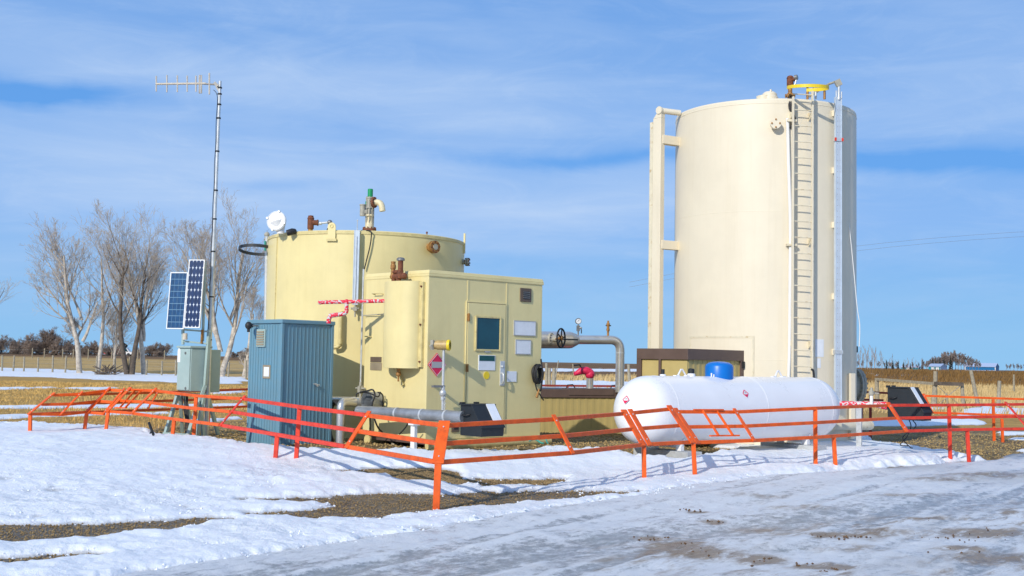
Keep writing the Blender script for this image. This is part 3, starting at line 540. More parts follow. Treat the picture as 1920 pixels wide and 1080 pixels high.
MB().ball(b + Vector((36*k, 0, 21*k)), 5*k, 14).build('knob', M['steel'], rv)
MB().tube(curve([b + Vector((33*k, -.02, 10*k)), b + Vector((31*k, -.03, 3*k)), b + Vector((28*k, -.03, -1*k))]), .012, 6).build('cable', M['black'], rv)
# white thief hatch
b = at(526, 440, 19.95); b.z = TZ - .02; k = .00907
hn = Vector((-.22, -.96, .12)).normalized(); hc = at(516, 413, 19.85)
hat = MB().lathe(b, [(0, 0), (7*k, 0), (7*k, 5*k), (6*k, 12*k)], 20).tube([b + Vector((0, 0, 4*k)), hc + hn * -.12], [7*k, 16*k], 24).build('thief_hatch', M['whiteplain'], tk)
MB().lathe(hc - hn * .10, [(15*k, 0), (19*k, .03), (19*k, .06), (17*k, .075), (16.5*k, .066), (6*k, .075), (5*k, .10), (0, .105)], 40, hn).bolts(hc - hn * .05, hn, 18.3*k, 4, 2.4*k, .04, .5).build('lid', M['whiteplain'], hat)
MB().tube([at(538, 437, 19.8), at(548, 434, 19.8), at(552, 434, 19.85)], [.05, .055, .05], 14).build('rubber_boot', M['black'], tk)
# lifting lugs
def lug(px0, px1, pyb, pyt, name='lifting_lug'):
    p, a, fr = cylframe((px0 + px1) / 2, pyb, TX, TY, TR + .012); h0 = p.z; w = .068; zt = p.z + (pyb - pyt) * p.y / F_PX - w
    poly = [fr.w(-w, 0, h0), fr.w(w, 0, h0), fr.w(w, 0, zt)] + [fr.w(w * math.cos(t), 0, zt + w * math.sin(t)) for t in [math.pi * i / 10 for i in range(1, 10)]] + [fr.w(-w, 0, zt)]
    poly = [q - fr.v * .018 for q in poly]; m_ = MB()
    hole = [fr.w(.026 * math.cos(2 * math.pi * i / 14), -.018, zt + .006 + .026 * math.sin(2 * math.pi * i / 14)) for i in range(14)]
    d = fr.v * .018; m_.prism(poly, d); l_ = m_.build(name, M['yellow'], tk)
    MB().prism([q - fr.v * .003 for q in hole], fr.v * .002).build('eye', M['sky_hole'], l_) if False else MB().tube(hole, .008, 6, closed=True).build('eye', M['yellow_trim'], l_)
    MB().fbox(fr, -w - .02, w + .02, -.026, 0, h0 - .02, h0 + .02).build('weld_pad', M['yellow_trim'], l_)
lug(614, 630, 450, 417); 
p, a, fr = cylframe(869, 475, TX, TY, TR); MB().fbox(fr, -.03, .03, -.03, 0, p.z, p.z + .36).build('lifting_lug', M['yellow'], tk)
# gauge board and its cock
p, a, fr = cylframe(669, 500, TX, TY, TR); zt, zb = at(667.5, 433, 19.5).z, at(667.5, 572, 19.5).z
gb = MB().fbox(fr, -.045, .045, -.11, -.075, zb, zt).fbox(fr, -.048, -.034, -.118, -.07, zb, zt).fbox(fr, .034, .048, -.118, -.07, zb, zt).build('gauge_board', M['gauge'], tk, .004)
MB().cyl(fr.w(0, -.116, zb + .05), fr.w(0, -.116, zt - .1), .009, 8).build('sight_tube', M['galv'], gb)
for zz in (zb + .3, (zb + zt) / 2, zt - .25): MB().fbox(fr, -.03, .03, -.08, .01, zz - .02, zz + .02).build('bracket', M['steel'], gb)
MB().cyl(fr.w(0, -.09, zt), fr.w(0, -.09, zt + .18), .008, 8).ball(fr.w(0, -.09, zt + .17), .014, 8).build('cable_rod', M['galv'], gb)
MB().cyl(fr.w(0, -.09, zb), fr.w(0, -.09, zb - .2), .014, 10).cyl(fr.w(-.07, -.09, zb - .06), fr.w(.06, -.09, zb - .06), .018, 10).fbox(fr, -.03, .03, -.12, -.06, zb - .1, zb - .03).build('drain_cock', M['greycast'], gb)
# cable down the shell
pts = []
for qx, qy in [(694, 433), (696, 445), (693, 465), (688, 485), (683, 505)]:
    q, a, f2 = cylframe(qx, qy, TX, TY, TR + .05); pts.append(q)
MB().tube(curve([at(672, 433, 19.7)] + pts), .011, 6).build('sensor_cable', M['black'], tk)
# flanges
p, a, fr = cylframe(805.5, 464, TX, TY, TR); n_ = -fr.v
fl = MB().cyl(p - n_ * .02, p + n_ * .1, .07, 20).flange(p + n_ * .08, n_, .108, .03).flange(p + n_ * .12, n_, .108, .035).build('flange', M['brass'], tk)
MB().bolts(p + n_ * .07, n_, .086, 8, .013, .10, .3).build('bolt_ring', M['rust'], fl); MB().flange(p + n_ * .155, n_, .05, .01).build('cover_plate', M['greycast'], fl)
p, a, fr = cylframe(871, 494, TX, TY, TR); q = at(872, 494, p.y); n_ = Vector((1, -.15, 0)).normalized(); q = Vector((TX + TR * .985, TY - .25, q.z))
fl = MB().cyl(q - n_ * .05, q + n_ * .09, .045, 16).flange(q + n_ * .07, n_, .075, .022).flange(q + n_ * .1, n_, .075, .022).build('flange', M['greycast'], tk); MB().bolts(q + n_ * .055, n_, .06, 6, .012, .085).build('bolt_ring', M['rust'], fl)
p, a, fr = cylframe(800, 437, TX, TY, TR - .03); MB().cyl(Vector((p.x, p.y + .05, TZ)), Vector((p.x, p.y + .05, TZ + .05)), .012, 8).ball((p.x, p.y + .05, TZ + .06), .018, 8).build('roof_plug', M['rust'], tk)
# left side: ladder with black hoop and white standpipe
lad = MB(); pr = [at(500.5, 443, 21.0), at(499.5, 520, 21.0), at(497, 700, 21.0), at(494, 838, 21.0)]; lad.tube(pr, .035, 12)
ladder = lad.build('standpipe', M['galv'], tk); MB().ball(pr[0] + Vector((0, 0, .03)), .05, 12).cyl(pr[0] + Vector((-.05, 0, -.05)), pr[0] + Vector((.04, 0, -.05)), .02, 8).build('pulley', M['greycast'], ladder)
hc = at(483, 468.5, 21.1); hoop = [hc + Vector((.33 * math.cos(t), .35 * math.sin(t), -.05 * math.sin(t))) for t in [2 * math.pi * i / 40 for i in range(40)]]
hm = MB()
for i in range(40): hm.bar(hoop[i], hoop[(i + 1) % 40] + (hoop[(i + 1) % 40] - hoop[i]) * .05, .012, .055)
hm.build('ladder_hoop', M['hoop'], tk); MB().cyl(at(497, 452, 20.95), at(497, 470, 20.95), .018, 8).build('rope_tie', M['teal'], ladder)
MB().bar(at(506.5, 465, 21.1), at(503, 600, 21.1), .05, .06).build('ladder_rail', M['yellow'], tk)
MB().cyl(at(508, 497, 21.1), at(497, 497, 21.0), .02, 8).build('bracket', M['yellow_trim'], tk)
# tan downpipe low on the front of the shell
p, a, fr = cylframe(641, 620, TX, TY, TR); zt, zb = at(641, 588, p.y).z, at(641, 650, p.y).z
MB().tube(elbow(fr.w(0, -.10, zt), fr.w(0, -.10, zb), fr.w(-.12, -.10, zb - .02), .06), .034, 14).cyl(fr.w(0, -.10, zb + .11), fr.w(0, -.10, zb + .04), .042, 14).cyl(fr.w(0,-.1,zt), fr.w(0,.05,zt+.03), .03, 12).build('drain_pipe', M['yellow_trim'], tk)
# ------------------------------------------------------------------ door cabin
K = gnd(797, 826, .335); K = Vector((K.x, K.y, 0)); CF = Frame(K, YAW); CW, CD, CZ0, CZ1 = 2.36, 1.56, .335, 2.79
cb = thing('equipment_cabin', 'pale yellow equipment cabin with a windowed door and a red diamond placard', 'cabin', (K.x, K.y, .2), YAW)
MB().fbox(CF, 0, CW, 0, CD, CZ0, CZ1).build('walls', M['yellow'], cb, .012)
rf = MB(); rf.fbox(CF, -.008, CW + .014, -.014, CD + .02, CZ1 - .04, CZ1 + .0); c = [CF.w(a, b_, z) for z, i in ((CZ1, 0), (CZ1 + .055, .015)) for a, b_ in ((-.008 + i, -.014 + i), (CW + .014 - i, -.014 + i), (CW + .014 - i, CD + .02 - i), (-.008 + i, CD + .02 - i))]
rf.hexa(c).build('roof', M['yellow'], cb, .006)
def ds(px, py): return CF.on_v(px, py)                      # door face -> (u, z)
def dbox(m_, p0, p1, v0, v1, pad=0):
    (u0, z0), (u1, z1) = ds(*p0), ds(*p1); return m_.fbox(CF, min(u0, u1) - pad, max(u0, u1) + pad, v0, v1, min(z0, z1) - pad, max(z0, z1) + pad)
for px in (877.5, 950.3):
    u_, _ = ds(px, 540); zt_ = CZ1 - .05; zb_ = ds(px, 567)[1] if px < 900 else ds(px, 569)[1]
    MB().fbox(CF, u_ - .012, u_ + .012, -.006, .002, zb_ if px < 900 else zb_, zt_).build('panel_seam', M['yellow'], cb)
du0, dz1 = ds(876.2, 567.5); du1, _ = ds(945.5, 640); dz0 = ds(874, 813)[1]
mfr = MB(); fw = .03
mfr.fbox(CF, du0 - fw, du0 - .008, -.018, .0, dz0, dz1 + .008).fbox(CF, du1 + .008, du1 + fw, -.018, .0, dz0, dz1 + .008).fbox(CF, du0 - fw, du1 + fw, -.018, .0, dz1 + .008, dz1 + fw)
mfr.build('door_frame', M['yellow'], cb, .003)
MB().fbox(CF, du0 - .008, du1 + .008, -.004, .003, dz0, dz1 + .008).build('door_gap', M['brown'], cb)
door = MB().fbox(CF, du0, du1, -.024, -.003, dz0 + .01, dz1).build('door', M['yellow'], cb, .004)
wu0, wz1 = ds(891.5, 595.5); wu1, wz0 = ds(933.5, 655.5)
MB().fbox(CF, wu0, wu1, -.030, -.02, wz0, wz1).build('window_pane', M['glass'], door)
w_ = .028; MB().fbox(CF, wu0 - w_, wu0, -.045, -.02, wz0 - w_, wz1 + w_).fbox(CF, wu1, wu1 + w_, -.045, -.02, wz0 - w_, wz1 + w_).fbox(CF, wu0, wu1, -.043, -.02, wz1, wz1 + w_).fbox(CF, wu0, wu1, -.043, -.02, wz0 - w_, wz0).build('window_frame', M['yellow_trim'], door, .003)
dbox(MB(), (906, 656.5 + 1), (917, 661), -.040, -.02).build('small_plate', M['signgrey'], door, .002)
s1 = dbox(MB(), (895, 665.5), (925.6, 694.5), -.034, -.02).build('door_sign', M['paper'], door, .002); dbox(MB(), (896.3, 666.5), (924.4, 677), -.038, -.03).build('sign_band', M['darkgreen'], s1)
u_, z_ = ds(910, 703.8); MB().lathe(CF.w(u_, -.02, z_), [(0, 0), (.058, 0), (.058, .012), (0, .012)], 28, -CF.v).build('round_sticker', M['ylw'], door)
hd = dbox(MB(), (935.5, 677), (943.2, 723), -.036, -.02).build('handle_plate', M['galv'], door, .004)
u_, z_ = ds(938, 704); uu, zz = ds(941, 717)
MB().tube(curve([CF.w(u_, -.03, z_ + .04), CF.w(u_ - .01, -.08, z_ + .02), CF.w(u_ - .01, -.085, zz + .02), CF.w(u_ + .01, -.04, zz - .02)]), .013, 8).ball(CF.w(u_, -.045, z_ + .14), .02, 10).build('handle', M['galv'], hd)
for q in ((876.5, 595), (873.8, 690)):
    u_, z_ = ds(*q); MB().fbox(CF, u_ - .025, u_ + .025, -.032, -.017, z_ - .055, z_ + .055).cyl(CF.w(u_, -.036, z_ - .06), CF.w(u_, -.036, z_ + .06), .013, 10).build('hinge', M['brass'], door)
# wall signs, vents
def wsign(p0, p1, name, m_, border=True, par=cb, v=-.012):
    o = dbox(MB(), p0, p1, v, .002).build(name, M['paper'] if m_ is None else m_, par, .002)
    if border:
        (u0, z0), (u1, z1) = ds(*p0), ds(*p1); b_ = MB(); e = .012
        for q in ((u0, u1, z1, z1 + e), (u0, u1, z0 - e, z0), (u0 - e, u0, z0 - e, z1 + e), (u1, u1 + e, z0 - e, z1 + e)):
            b_.fbox(CF, min(q[0], q[1]), max(q[0], q[1]), v - .005, .002, min(q[2], q[3]), max(q[2], q[3]))
        (za, zb2) = (min(z0, z1), max(z0, z1)); b_ = MB()
        b_.fbox(CF, u0 - e, u1 + e, v - .004, .002, zb2, zb2 + e).fbox(CF, u0 - e, u1 + e, v - .004, .002, za - e, za).fbox(CF, u0 - e, u0, v - .004, .002, za, zb2).fbox(CF, u1, u1 + e, v - .004, .002, za, zb2)
        b_.build('sign_border', M['signgrey'], o)
    return o
wsign((964, 602), (1002.5, 629), 'wall_sign', None); wsign((967, 638), (993.5, 663.5), 'wall_sign', None); wsign((950, 696), (967.5, 716), 'notice', None, False)
v_ = dbox(MB(), (977.5, 543.5), (992.5, 563), -.02, .002, .03).build('wall_vent', M['brownplate'], cb, .006)
lm = MB(); (u0, z0), (u1, z1) = ds(979, 546), ds(991, 561)
MB().fbox(CF, u0, u1, -.022, -.012, min(z0, z1), max(z0, z1)).build('vent_opening', M['black'], v_)
for i in range(4):
    zz = min(z0, z1) + (abs(z1 - z0)) * (i + .5) / 4; lm.fbox(CF, u0, u1, -.034, -.02, zz - .004, zz + .008)
lm.build('louvre', M['steel'], v_)
v_ = dbox(MB(), (848, 792), (858, 807), -.02, .002, .02).build('wall_vent', M['brownplate'], cb, .005); dbox(MB(), (850, 794), (857, 805), -.024, -.01).build('vent_opening', M['black'], v_)
# red diamond placard
u_, z_ = ds(818.6, 684); hw = .172; pl = MB().prism([CF.w(u_ - hw, -.014, z_), CF.w(u_, -.014, z_ - hw), CF.w(u_ + hw, -.014, z_), CF.w(u_, -.014, z_ + hw)], CF.v * .012).build('diamond_placard', M['magenta'], cb)
MB().fbox(CF, u_ - .105, u_ + .105, -.019, -.012, z_ - .045, z_ + .045).build('blank_bar', M['signgrey'], pl)
e_ = MB(); cs = [CF.w(u_ - hw*.93, -.0165, z_), CF.w(u_, -.0165, z_ - hw*.93), CF.w(u_ + hw*.93, -.0165, z_), CF.w(u_, -.0165, z_ + hw*.93)]
for i in range(4): e_.bar(cs[i], cs[(i + 1) % 4], .004, .004, -CF.v)
e_.build('placard_line', M['paper'], pl)
# transmitter on its stand pipe
fo = -.20; 
def dq(px, py, v): a_, z = CF.on_v(px, py, v); return CF.w(a_, v, z)
tr = MB().cyl(dq(832, 652, fo), dq(829.5, 775, fo), .019, 12).build('conduit_riser', M['galv'], cb)
q = dq(830, 647, fo); ax = (CF.u * .55 - CF.v * .75).normalized()
hd = MB().lathe(q - ax * .13, [(0, 0), (.062, 0), (.062, .05), (.07, .05), (.07, .20), (.075, .2), (.075, .235), (.055, .24)], 24, ax).build('transmitter', M['tan_enamel'], tr)
MB().lathe(q + ax * .1, [(.056, 0), (.05, .006), (0, .006)], 20, ax).build('display', M['black'], hd)
MB().lathe(q + ax * .07, [(.076, 0), (.08, .01), (.08, .04), (.056, .045), (.056, .03)], 24, ax).build('bezel', M['ylw'], hd)
MB().bar(q - ax * .1 - CF.u * .07, q - ax * .1 + Vector((0, 0, .07)) - CF.u * .07, .05, .03).bar(q - ax * .1 - CF.u * .07 - Vector((0, 0, .07)), q - ax * .1 - CF.u * .1, .05, .03).build('terminal', M['greycast'], hd)
q = dq(830, 737, fo); MB().ball(q, .052, 14, (1, 1, 1.2)).cyl(q - Vector((0, 0, .1)), q + Vector((0, 0, .1)), .03, 10).build('junction_fitting', M['galv'], tr)
q = dq(819, 724.5, fo); MB().bar(q - CF.u * .08, q + CF.u * .14, .05, .03).bar(q + CF.u * .12, q + CF.u * .12 + CF.v * .2, .04, .03).build('support_arm', M['steel'], tr)
ch = MB(); q = dq(834, 738, fo - .02)
for i in range(11): ch.tube([q + Vector((.012 * math.cos(t) * (i % 2), .012 * math.cos(t) * ((i + 1) % 2), -i * .028 + .02 * math.sin(t))) for t in [2 * math.pi * j / 8 for j in range(8)]], .005, 5, closed=True)
ch.build('chain', M['galv'], tr)
# left (sunny) wall
def ls(px, py): return CF.on_u(px, py)
def lbox(m_, p0, p1, d0, d1):
    (v0, z0), (v1, z1) = ls(*p0), ls(*p1); return m_.fbox(CF, d0, d1, min(v0, v1), max(v0, v1), min(z0, z1), max(z0, z1))
(va, zt), (vb, zb) = ls(733, 531), ls(790, 691); vc = (va + vb) / 2; rv_ = abs(vb - va) / 2 * .96
ves = MB(); nseg = 28; top, bot = [], []
for i in range(nseg + 1):
    t = math.pi * i / nseg; top.append((vc + rv_ * math.cos(t), -.03 - .26 * math.sin(t)))
vs = [CF.w(b_, a_, zt) for a_, b_ in top] + [CF.w(b_, a_, zb) for a_, b_ in top]; n1 = nseg + 1
ves._add(vs, [(i, i + 1, n1 + i + 1, n1 + i) for i in range(nseg)], True)
ves._add([CF.w(b_, a_, zt) for a_, b_ in top], [tuple(range(n1))], False); ves._add([CF.w(b_, a_, zb) for a_, b_ in top], [tuple(reversed(range(n1)))], False)
vessel = ves.build('wall_vessel', M['yellow'], cb)
MB().fbox(CF, -.05, .002, vc - rv_ - .07, vc + rv_ + .05, zb + .02, zt - .01).build('back_plate', M['yellow_trim'], vessel, .004)
for zz in (zb + .1, (zb + zt) / 2, zt - .08): MB().cyl(CF.w(-.045, vc - rv_ - .045, zz), CF.w(-.075, vc - rv_ - .045, zz), .014, 8).build('bolt', M['rust'], vessel)
q = CF.w(-.15, vc + .03, zt)
bv = MB().cyl(q + CF.v * .10, q + CF.v * .10 + Vector((0, 0, .07)), .035, 14).cyl(q - CF.v * .02, q - CF.v * .02 + Vector((0, 0, .07)), .04, 14).cyl(q + CF.v * .14 + Vector((0, 0, .08)), q - CF.v * .13 + Vector((0, 0, .08)), .042, 14).build('relief_manifold', M['rust'], vessel)
MB().lathe(q + CF.v * .12 + Vector((0, 0, .05)), [(.04, 0), (.05, .03), (.035, .07), (.03, .14), (.042, .15), (.042, .2), (.03, .23), (.036, .235), (.036, .26), (0, .265)], 18).build('relief_valve', M['brass'], bv)
MB().lathe(q - CF.v * .06 + Vector((0, 0, .05)), [(.05, 0), (.05, .08), (.04, .1), (.04, .26), (.036, .27)], 18).cyl(q + CF.v * .1 + Vector((0, 0, .15)), q - CF.v * .1 + Vector((0, 0, .15)), .03, 12).ball(q - CF.v * .15 + Vector((0, 0, .08)), .05, 12).build('vent_riser', M['rust'], bv)
MB().lathe(q - CF.v * .06 + Vector((0, 0, .315)), [(0, 0), (.062, 0), (.062, .03), (.04, .045), (0, .05)], 18).build('vent_cap', M['steel'], bv)
q = CF.w(-.14, vc - .03, zb)
MB().cyl(q, q - Vector((0, 0, .1)), .025, 12).ball(q - Vector((0, 0, .09)), .04, 12).cyl(q - Vector((0, 0, .11)), q - Vector((0, 0, .2)) - CF.u * .0, .013, 8).build('drain_valve', M['brass'], vessel)
MB().bar(q - CF.v * -.17 + CF.u * .06, q - Vector((0, 0, .26)) + CF.u * .1 - CF.v * -.02, .03, .05).build('strut', M['yellow_trim'], vessel)
pt = lbox(MB(), (695.5, 669), (715.5, 679), -.012, .002).build('name_plate', M['brownplate'], cb, .003); lbox(MB(), (695, 679.5), (716, 694.5), -.010, .002).build('name_plate', M['tanplate'], cb, .003)
for (x0, x1, yy) in ((704, 719, 552.5), (690, 697, 632)):
    (v0, z0), (v1, _) = ls(x0, yy), ls(x1, yy); MB().tube([CF.w(.01, v0, z0), CF.w(-.06, v0, z0 + .01), CF.w(-.06, v1, z0 + .01), CF.w(.01, v1, z0)], .008, 6).build('grab_bar', M['yellow_trim'], cb)
v0, z1 = ls(682.5, 505); _, z0 = ls(678, 716)
MB().cyl(CF.w(-.03, v0 - .03, z0), CF.w(-.03, v0 - .03, z1), .014, 10).build('wall_conduit', M['galv'], cb)
MB().tube([CF.w(-.03, v0 - .03, ls(681, 592)[1]), CF.w(-.05, ls(727, 591)[0], ls(727, 589)[1])], .007, 6).build('thin_line', M['greycast'], cb)
q = CF.w(-.03, v0 - .03, z0)
MB().cyl(q, q - Vector((0, 0, .07)), .022, 10).fbox(Frame(q, YAW), -.035, .035, -.03, .03, q.z - .17, q.z - .06).cyl(q - Vector((0, 0, .1)) - CF.v * .12, q - Vector((0, 0, .1)) + CF.v * .12, .014, 8).cyl(q - Vector((0, 0, .17)), q - Vector((0, 0, .28)), .018, 8).build('needle_valve', M['greycast'], cb)
# pipe skid
sk = MB().cyl(CF.w(.02, -.05, .26), CF.w(CW + .14, -.05, .26), .078, 20).cyl(CF.w(.02, CD - .1, .26), CF.w(CW + .14, CD - .1, .26), .078, 20).build('skid_pipe', M['yellow_trim'], cb)
MB().fbox(CF, .05, CW - .02, .02, CD - .05, .27, .338).build('floor_frame', M['brown'], cb)
# coiled hose hanging on the wall
u_, z_ = ds(1001.5, 701); hp = thing('hose_coil', 'black rubber hose coiled on a peg at the right edge of the cabin door wall', 'hose', CF.w(u_, -.06, z_ - .2), YAW)
cm = MB(); rn = random.Random(3)
for i in range(7):
    ra, rb, off = .075 + .007 * (i % 3), .135 + .008 * (i % 3), -.03 - .016 * i
    cm.tube([CF.w(u_ + ra * math.cos(t), off + .008 * math.sin(3 * t + i), z_ + rb * math.sin(t)) for t in [2 * math.pi * j / 28 for j in range(28)]], .012, 8, closed=True)
cm.build('coil', M['black'], hp)
q = ds(1006, 673); MB().tube(curve([CF.w(q[0], -.1, q[1]), CF.w(q[0] + .01, -.13, z_), CF.w(q[0] + .01, -.1, z_ - .25), CF.w(q[0] - .01, -.08, ds(1005, 730)[1])]), .014, 8).tube(curve([CF.w(u_ - .05, -.06, z_ - .1), CF.w(u_, -.07, z_ - .25), CF.w(u_ + .07, -.07, z_ - .33), CF.w(u_ + .16, -.06, z_ - .42)]), .011, 8).build('loose_end', M['black'], hp)
MB().tube([CF.w(q[0] - .01, -.08, ds(1005, 729)[1]), CF.w(q[0] - .06, -.08, ds(1001, 745)[1])], [.016, .022], 10).build('connector', M['brass'], hp)
MB().cyl(CF.w(u_, .0, z_ + .1), CF.w(u_, -.16, z_ + .11), .012, 8).build('peg', M['steel'], hp)
# ------------------------------------------------------------------ blue cabinet
B0 = at(523, 838, 17.5); BYAW = R(46); BF = Frame((B0.x, B0.y, 0), BYAW); BW, BD, BZ0, BZ1 = .93, .87, .13, 2.07
bc = thing('utility_cabinet', 'tall slate blue ribbed cabinet standing in front of the yellow round tank', 'cabinet', (B0.x, B0.y, .1), BYAW)
MB().fbox(BF, 0, BW, 0, BD, BZ0, BZ1 - .05).build('walls', M['blue'], bc, .008)
rm = MB(); nrib = 13
for i in range(nrib): a0 = .05 + (BW - .1) * i / (nrib - 1); rm.fbox(BF, a0 - .008, a0 + .008, -.007, .0, BZ0 + .05, BZ1 - .07)
for i in range(12): a0 = .05 + (BD - .1) * i / 11; rm.fbox(BF, -.007, .0, a0 - .008, a0 + .008, BZ0 + .05, BZ1 - .07)
rm.build('ribs', M['blue'], bc, .003)
MB().fbox(BF, -.03, BW + .03, -.03, BD + .03, BZ1 - .05, BZ1 + .01).build('roof', M['blue'], bc, .01)
MB().fbox(BF, -.02, BW + .02, -.02, BD + .02, BZ0 - .08, BZ0 + .05).fbox(BF, -.018, .03, -.018, .03, BZ0 + .05, BZ1 - .05).fbox(BF, BW - .03, BW + .018, -.018, .03, BZ0 + .05, BZ1 - .05).build('corner_trim', M['blue'], bc, .005)
def bb(px, py): return BF.on_u(px, py)
(v0, z1), (v1, z0) = bb(485.5, 620), bb(497.5, 648)
vt = MB().fbox(BF, -.03, .0, min(v0, v1) - .02, max(v0, v1) + .02, z0 - .02, z1 + .02).build('louvre_vent', M['sage'], bc, .006); lm = MB()
for i in range(6): zz = z0 + (z1 - z0) * (i + .5) / 6; lm.fbox(BF, -.042, -.028, min(v0, v1), max(v0, v1), zz - .012, zz + .010)
lm.build('louvre', M['tanplate'], vt)
(v0, z1), (v1, z0) = bb(496.5, 688), bb(505.5, 706); lb = MB().fbox(BF, -.018, .0, min(v0, v1), max(v0, v1), z0, z1).build('label_plate', M['paper'], bc, .003); MB().fbox(BF, -.015, .0, min(v0, v1) - .03, max(v0, v1) + .03, z0 - .03, z1 + .03).build('label_backing', M['tanplate'], lb)
q, z_ = bb(485, 611); lp = MB().cyl(BF.w(0, q, z_), BF.w(-.12, q, z_), .012, 8).build('lamp_arm', M['steel'], bc); q2 = BF.w(-.16, q + .03, z_); MB().ball(q2, .055, 14, (1, 1, 1.1)).cyl(q2, q2 - Vector((0, 0, .10)), .022, 10).cyl(q2 + BF.u * .02, q2 + BF.u * .07, .03, 10).build('lamp_head', M['black'], lp)
a_, z_ = BF.on_v(592, 722); MB().cyl(BF.w(a_ - .02, -.03, z_ + .02), BF.w(a_ + .02, -.03, z_ - .02), .012, 8).cyl(BF.w(a_ - .06, -.03, z_ + .02), BF.w(a_ + .05, -.03, z_ + .0), .008, 8).cyl(BF.w(a_, 0, z_), BF.w(a_, -.04, z_), .012, 8).build('latch', M['galv'], bc)
# coil of black hose leaning by the cabinet
hc_ = BF.w(BW + .07, -.02, .52); cm = MB()
for i in range(5): cm.tube([hc_ + BF.u * (.02 * i - .03) + BF.v * (.17 * math.cos(t)) + Vector((0, 0, (.33 + .015 * (i % 2)) * math.sin(t))) for t in [2 * math.pi * j / 30 for j in range(30)]], .016, 8, closed=True)
tag(cm.build('hose_coil', M['black']), 'large loop of black hose leaning between the blue cabinet and a silver downpipe', 'hose')
# ------------------------------------------------------------------ silver pipes in front of the tank
pz = at(640, 752, 17.9).z; pr_ = .085
ip = thing('insulated_pipe', 'shiny aluminium clad pipe turning down beside the blue cabinet, with a thick collar', 'pipe', at(640, 840, 17.6))
e1 = at(639, 754, 17.55); e1b = Vector((e1.x, e1.y, .08))
c1_ = at(702, 753.5, 18.35); MB().tube(elbow(e1b, Vector((e1.x, e1.y, pz)), e1 + (c1_ - e1) * .4 + Vector((0, 0, 0)), .11, 8), .060, 20).build('downpipe', M['alu'], ip)
e2 = at(600, 752, 19.0); MB().cyl(e2, c1_, .078, 22).build('cross_pipe', M['alu'], ip)
dc = CF.u * .9 + Vector((.25, -.2, 0)); dc.normalize(); cc = at(688, 752.5, 18.0)
MB().cyl(cc, cc + CF.u * .62 + CF.v * .0, .145, 28).lathe(cc, [(0, 0), (.145, 0), (.152, .0), (.152, .05), (.145, .05)], 28, CF.u).build('collar', M['pipegrey'], ip)
gp = thing('ground_pipe', 'long grey clad pipe running to the black sloped box in front of the cabin', 'pipe', at(777, 832, 16.9)); g0, g1 = at(672, 771, 17.65), at(869, 782, 16.40)
gpp = MB().cyl(g0, g1, .083, 24).build('pipe_run', M['pipegrey'], gp); gd = (g1 - g0).normalized()
for t in (.38, .62, .84): MB().lathe(g0 + (g1 - g0) * t, [(.083, -.0), (.0875, 0), (.0875, .03), (.083, .03)], 24, gd).build('band', M['galv'], gpp)
q = at(776.7, 784, 16.85); MB().bar(Vector((q.x, q.y, .12)), q - Vector((0, 0, .02)), .075, .06).fbox(Frame(q, YAW), -.06, .06, -.06, .06, q.z - .10, q.z - .06).build('post', M['whiteplain'], gp)
# dark cables draped round the collar
cbm = MB(); A = lambda x, y, Y: at(x, y, Y)
cbm.tube(curve([A(676, 735, 17.9), A(688, 733, 17.75), A(699, 731, 17.7), A(703, 742, 17.7), A(698, 758, 17.6), A(700, 778, 17.45), A(708, 800, 17.5), A(718, 812, 17.8)]), .013, 6)
cbm.tube(curve([A(677, 735, 17.9), A(695, 738, 17.7), A(708, 744, 17.75), A(712, 738, 17.8), A(708, 735, 17.8)]), .011, 6).tube(curve([A(712, 735, 17.9), A(718, 742, 17.95), A(718, 755, 18.0), A(717, 764, 18.0)]), .012, 6)
cbm.tube(curve([A(668, 745, 17.9), A(669, 738, 17.9), A(677, 736, 17.9)]), .01, 6).tube(curve([A(693, 772, 17.5), A(694, 800, 17.7), A(693, 812, 17.9)]), .012, 6).tube(curve([A(767, 790, 17.0), A(760, 802, 17.1), A(749, 814, 17.3)]), .01, 6).tube(curve([A(660, 775, 17.9), A(666, 768, 17.85), A(672, 762, 17.9)]), .012, 6)
tag(cbm.build('loose_cables', M['black']), 'thin black cables looped over the grey pipe collar beside the cabin', 'cables')
# red taped pipe
rp_ = thing('taped_pipe', 'red and silver taped pipe from the wall vessel to a bend above the blue cabinet', 'pipe', at(615, 604, 18.3))
YP = 17.75; pA, pB, pC, pD, pE = at(728, 564, YP), at(600, 567, YP + .05), at(650, 566, YP + .03), at(650, 588, YP + .03), at(617, 592, YP + .05)
MB().tube([pB, pA], .029, 14).ball(pB, .034, 12).build('main_run', M['wrap'], rp_)
MB().tube(elbow(pC, pD, pE, .06), .032, 14).tube(elbow(pE + (pD - pE) * .5, pE, at(616, 606, YP + .06), .07), .035, 14).ball(pC, .042, 14).build('dropping_bend', M['wrap'], rp_)
MB().lathe(pA - (pA - pB).normalized() * .06, [(.03, 0), (.05, .015), (.05, .05), (.06, .06), (.06, .1), (0, .1)], 18, (pA - pB).normalized()).build('end_joint', M['tape'], rp_)
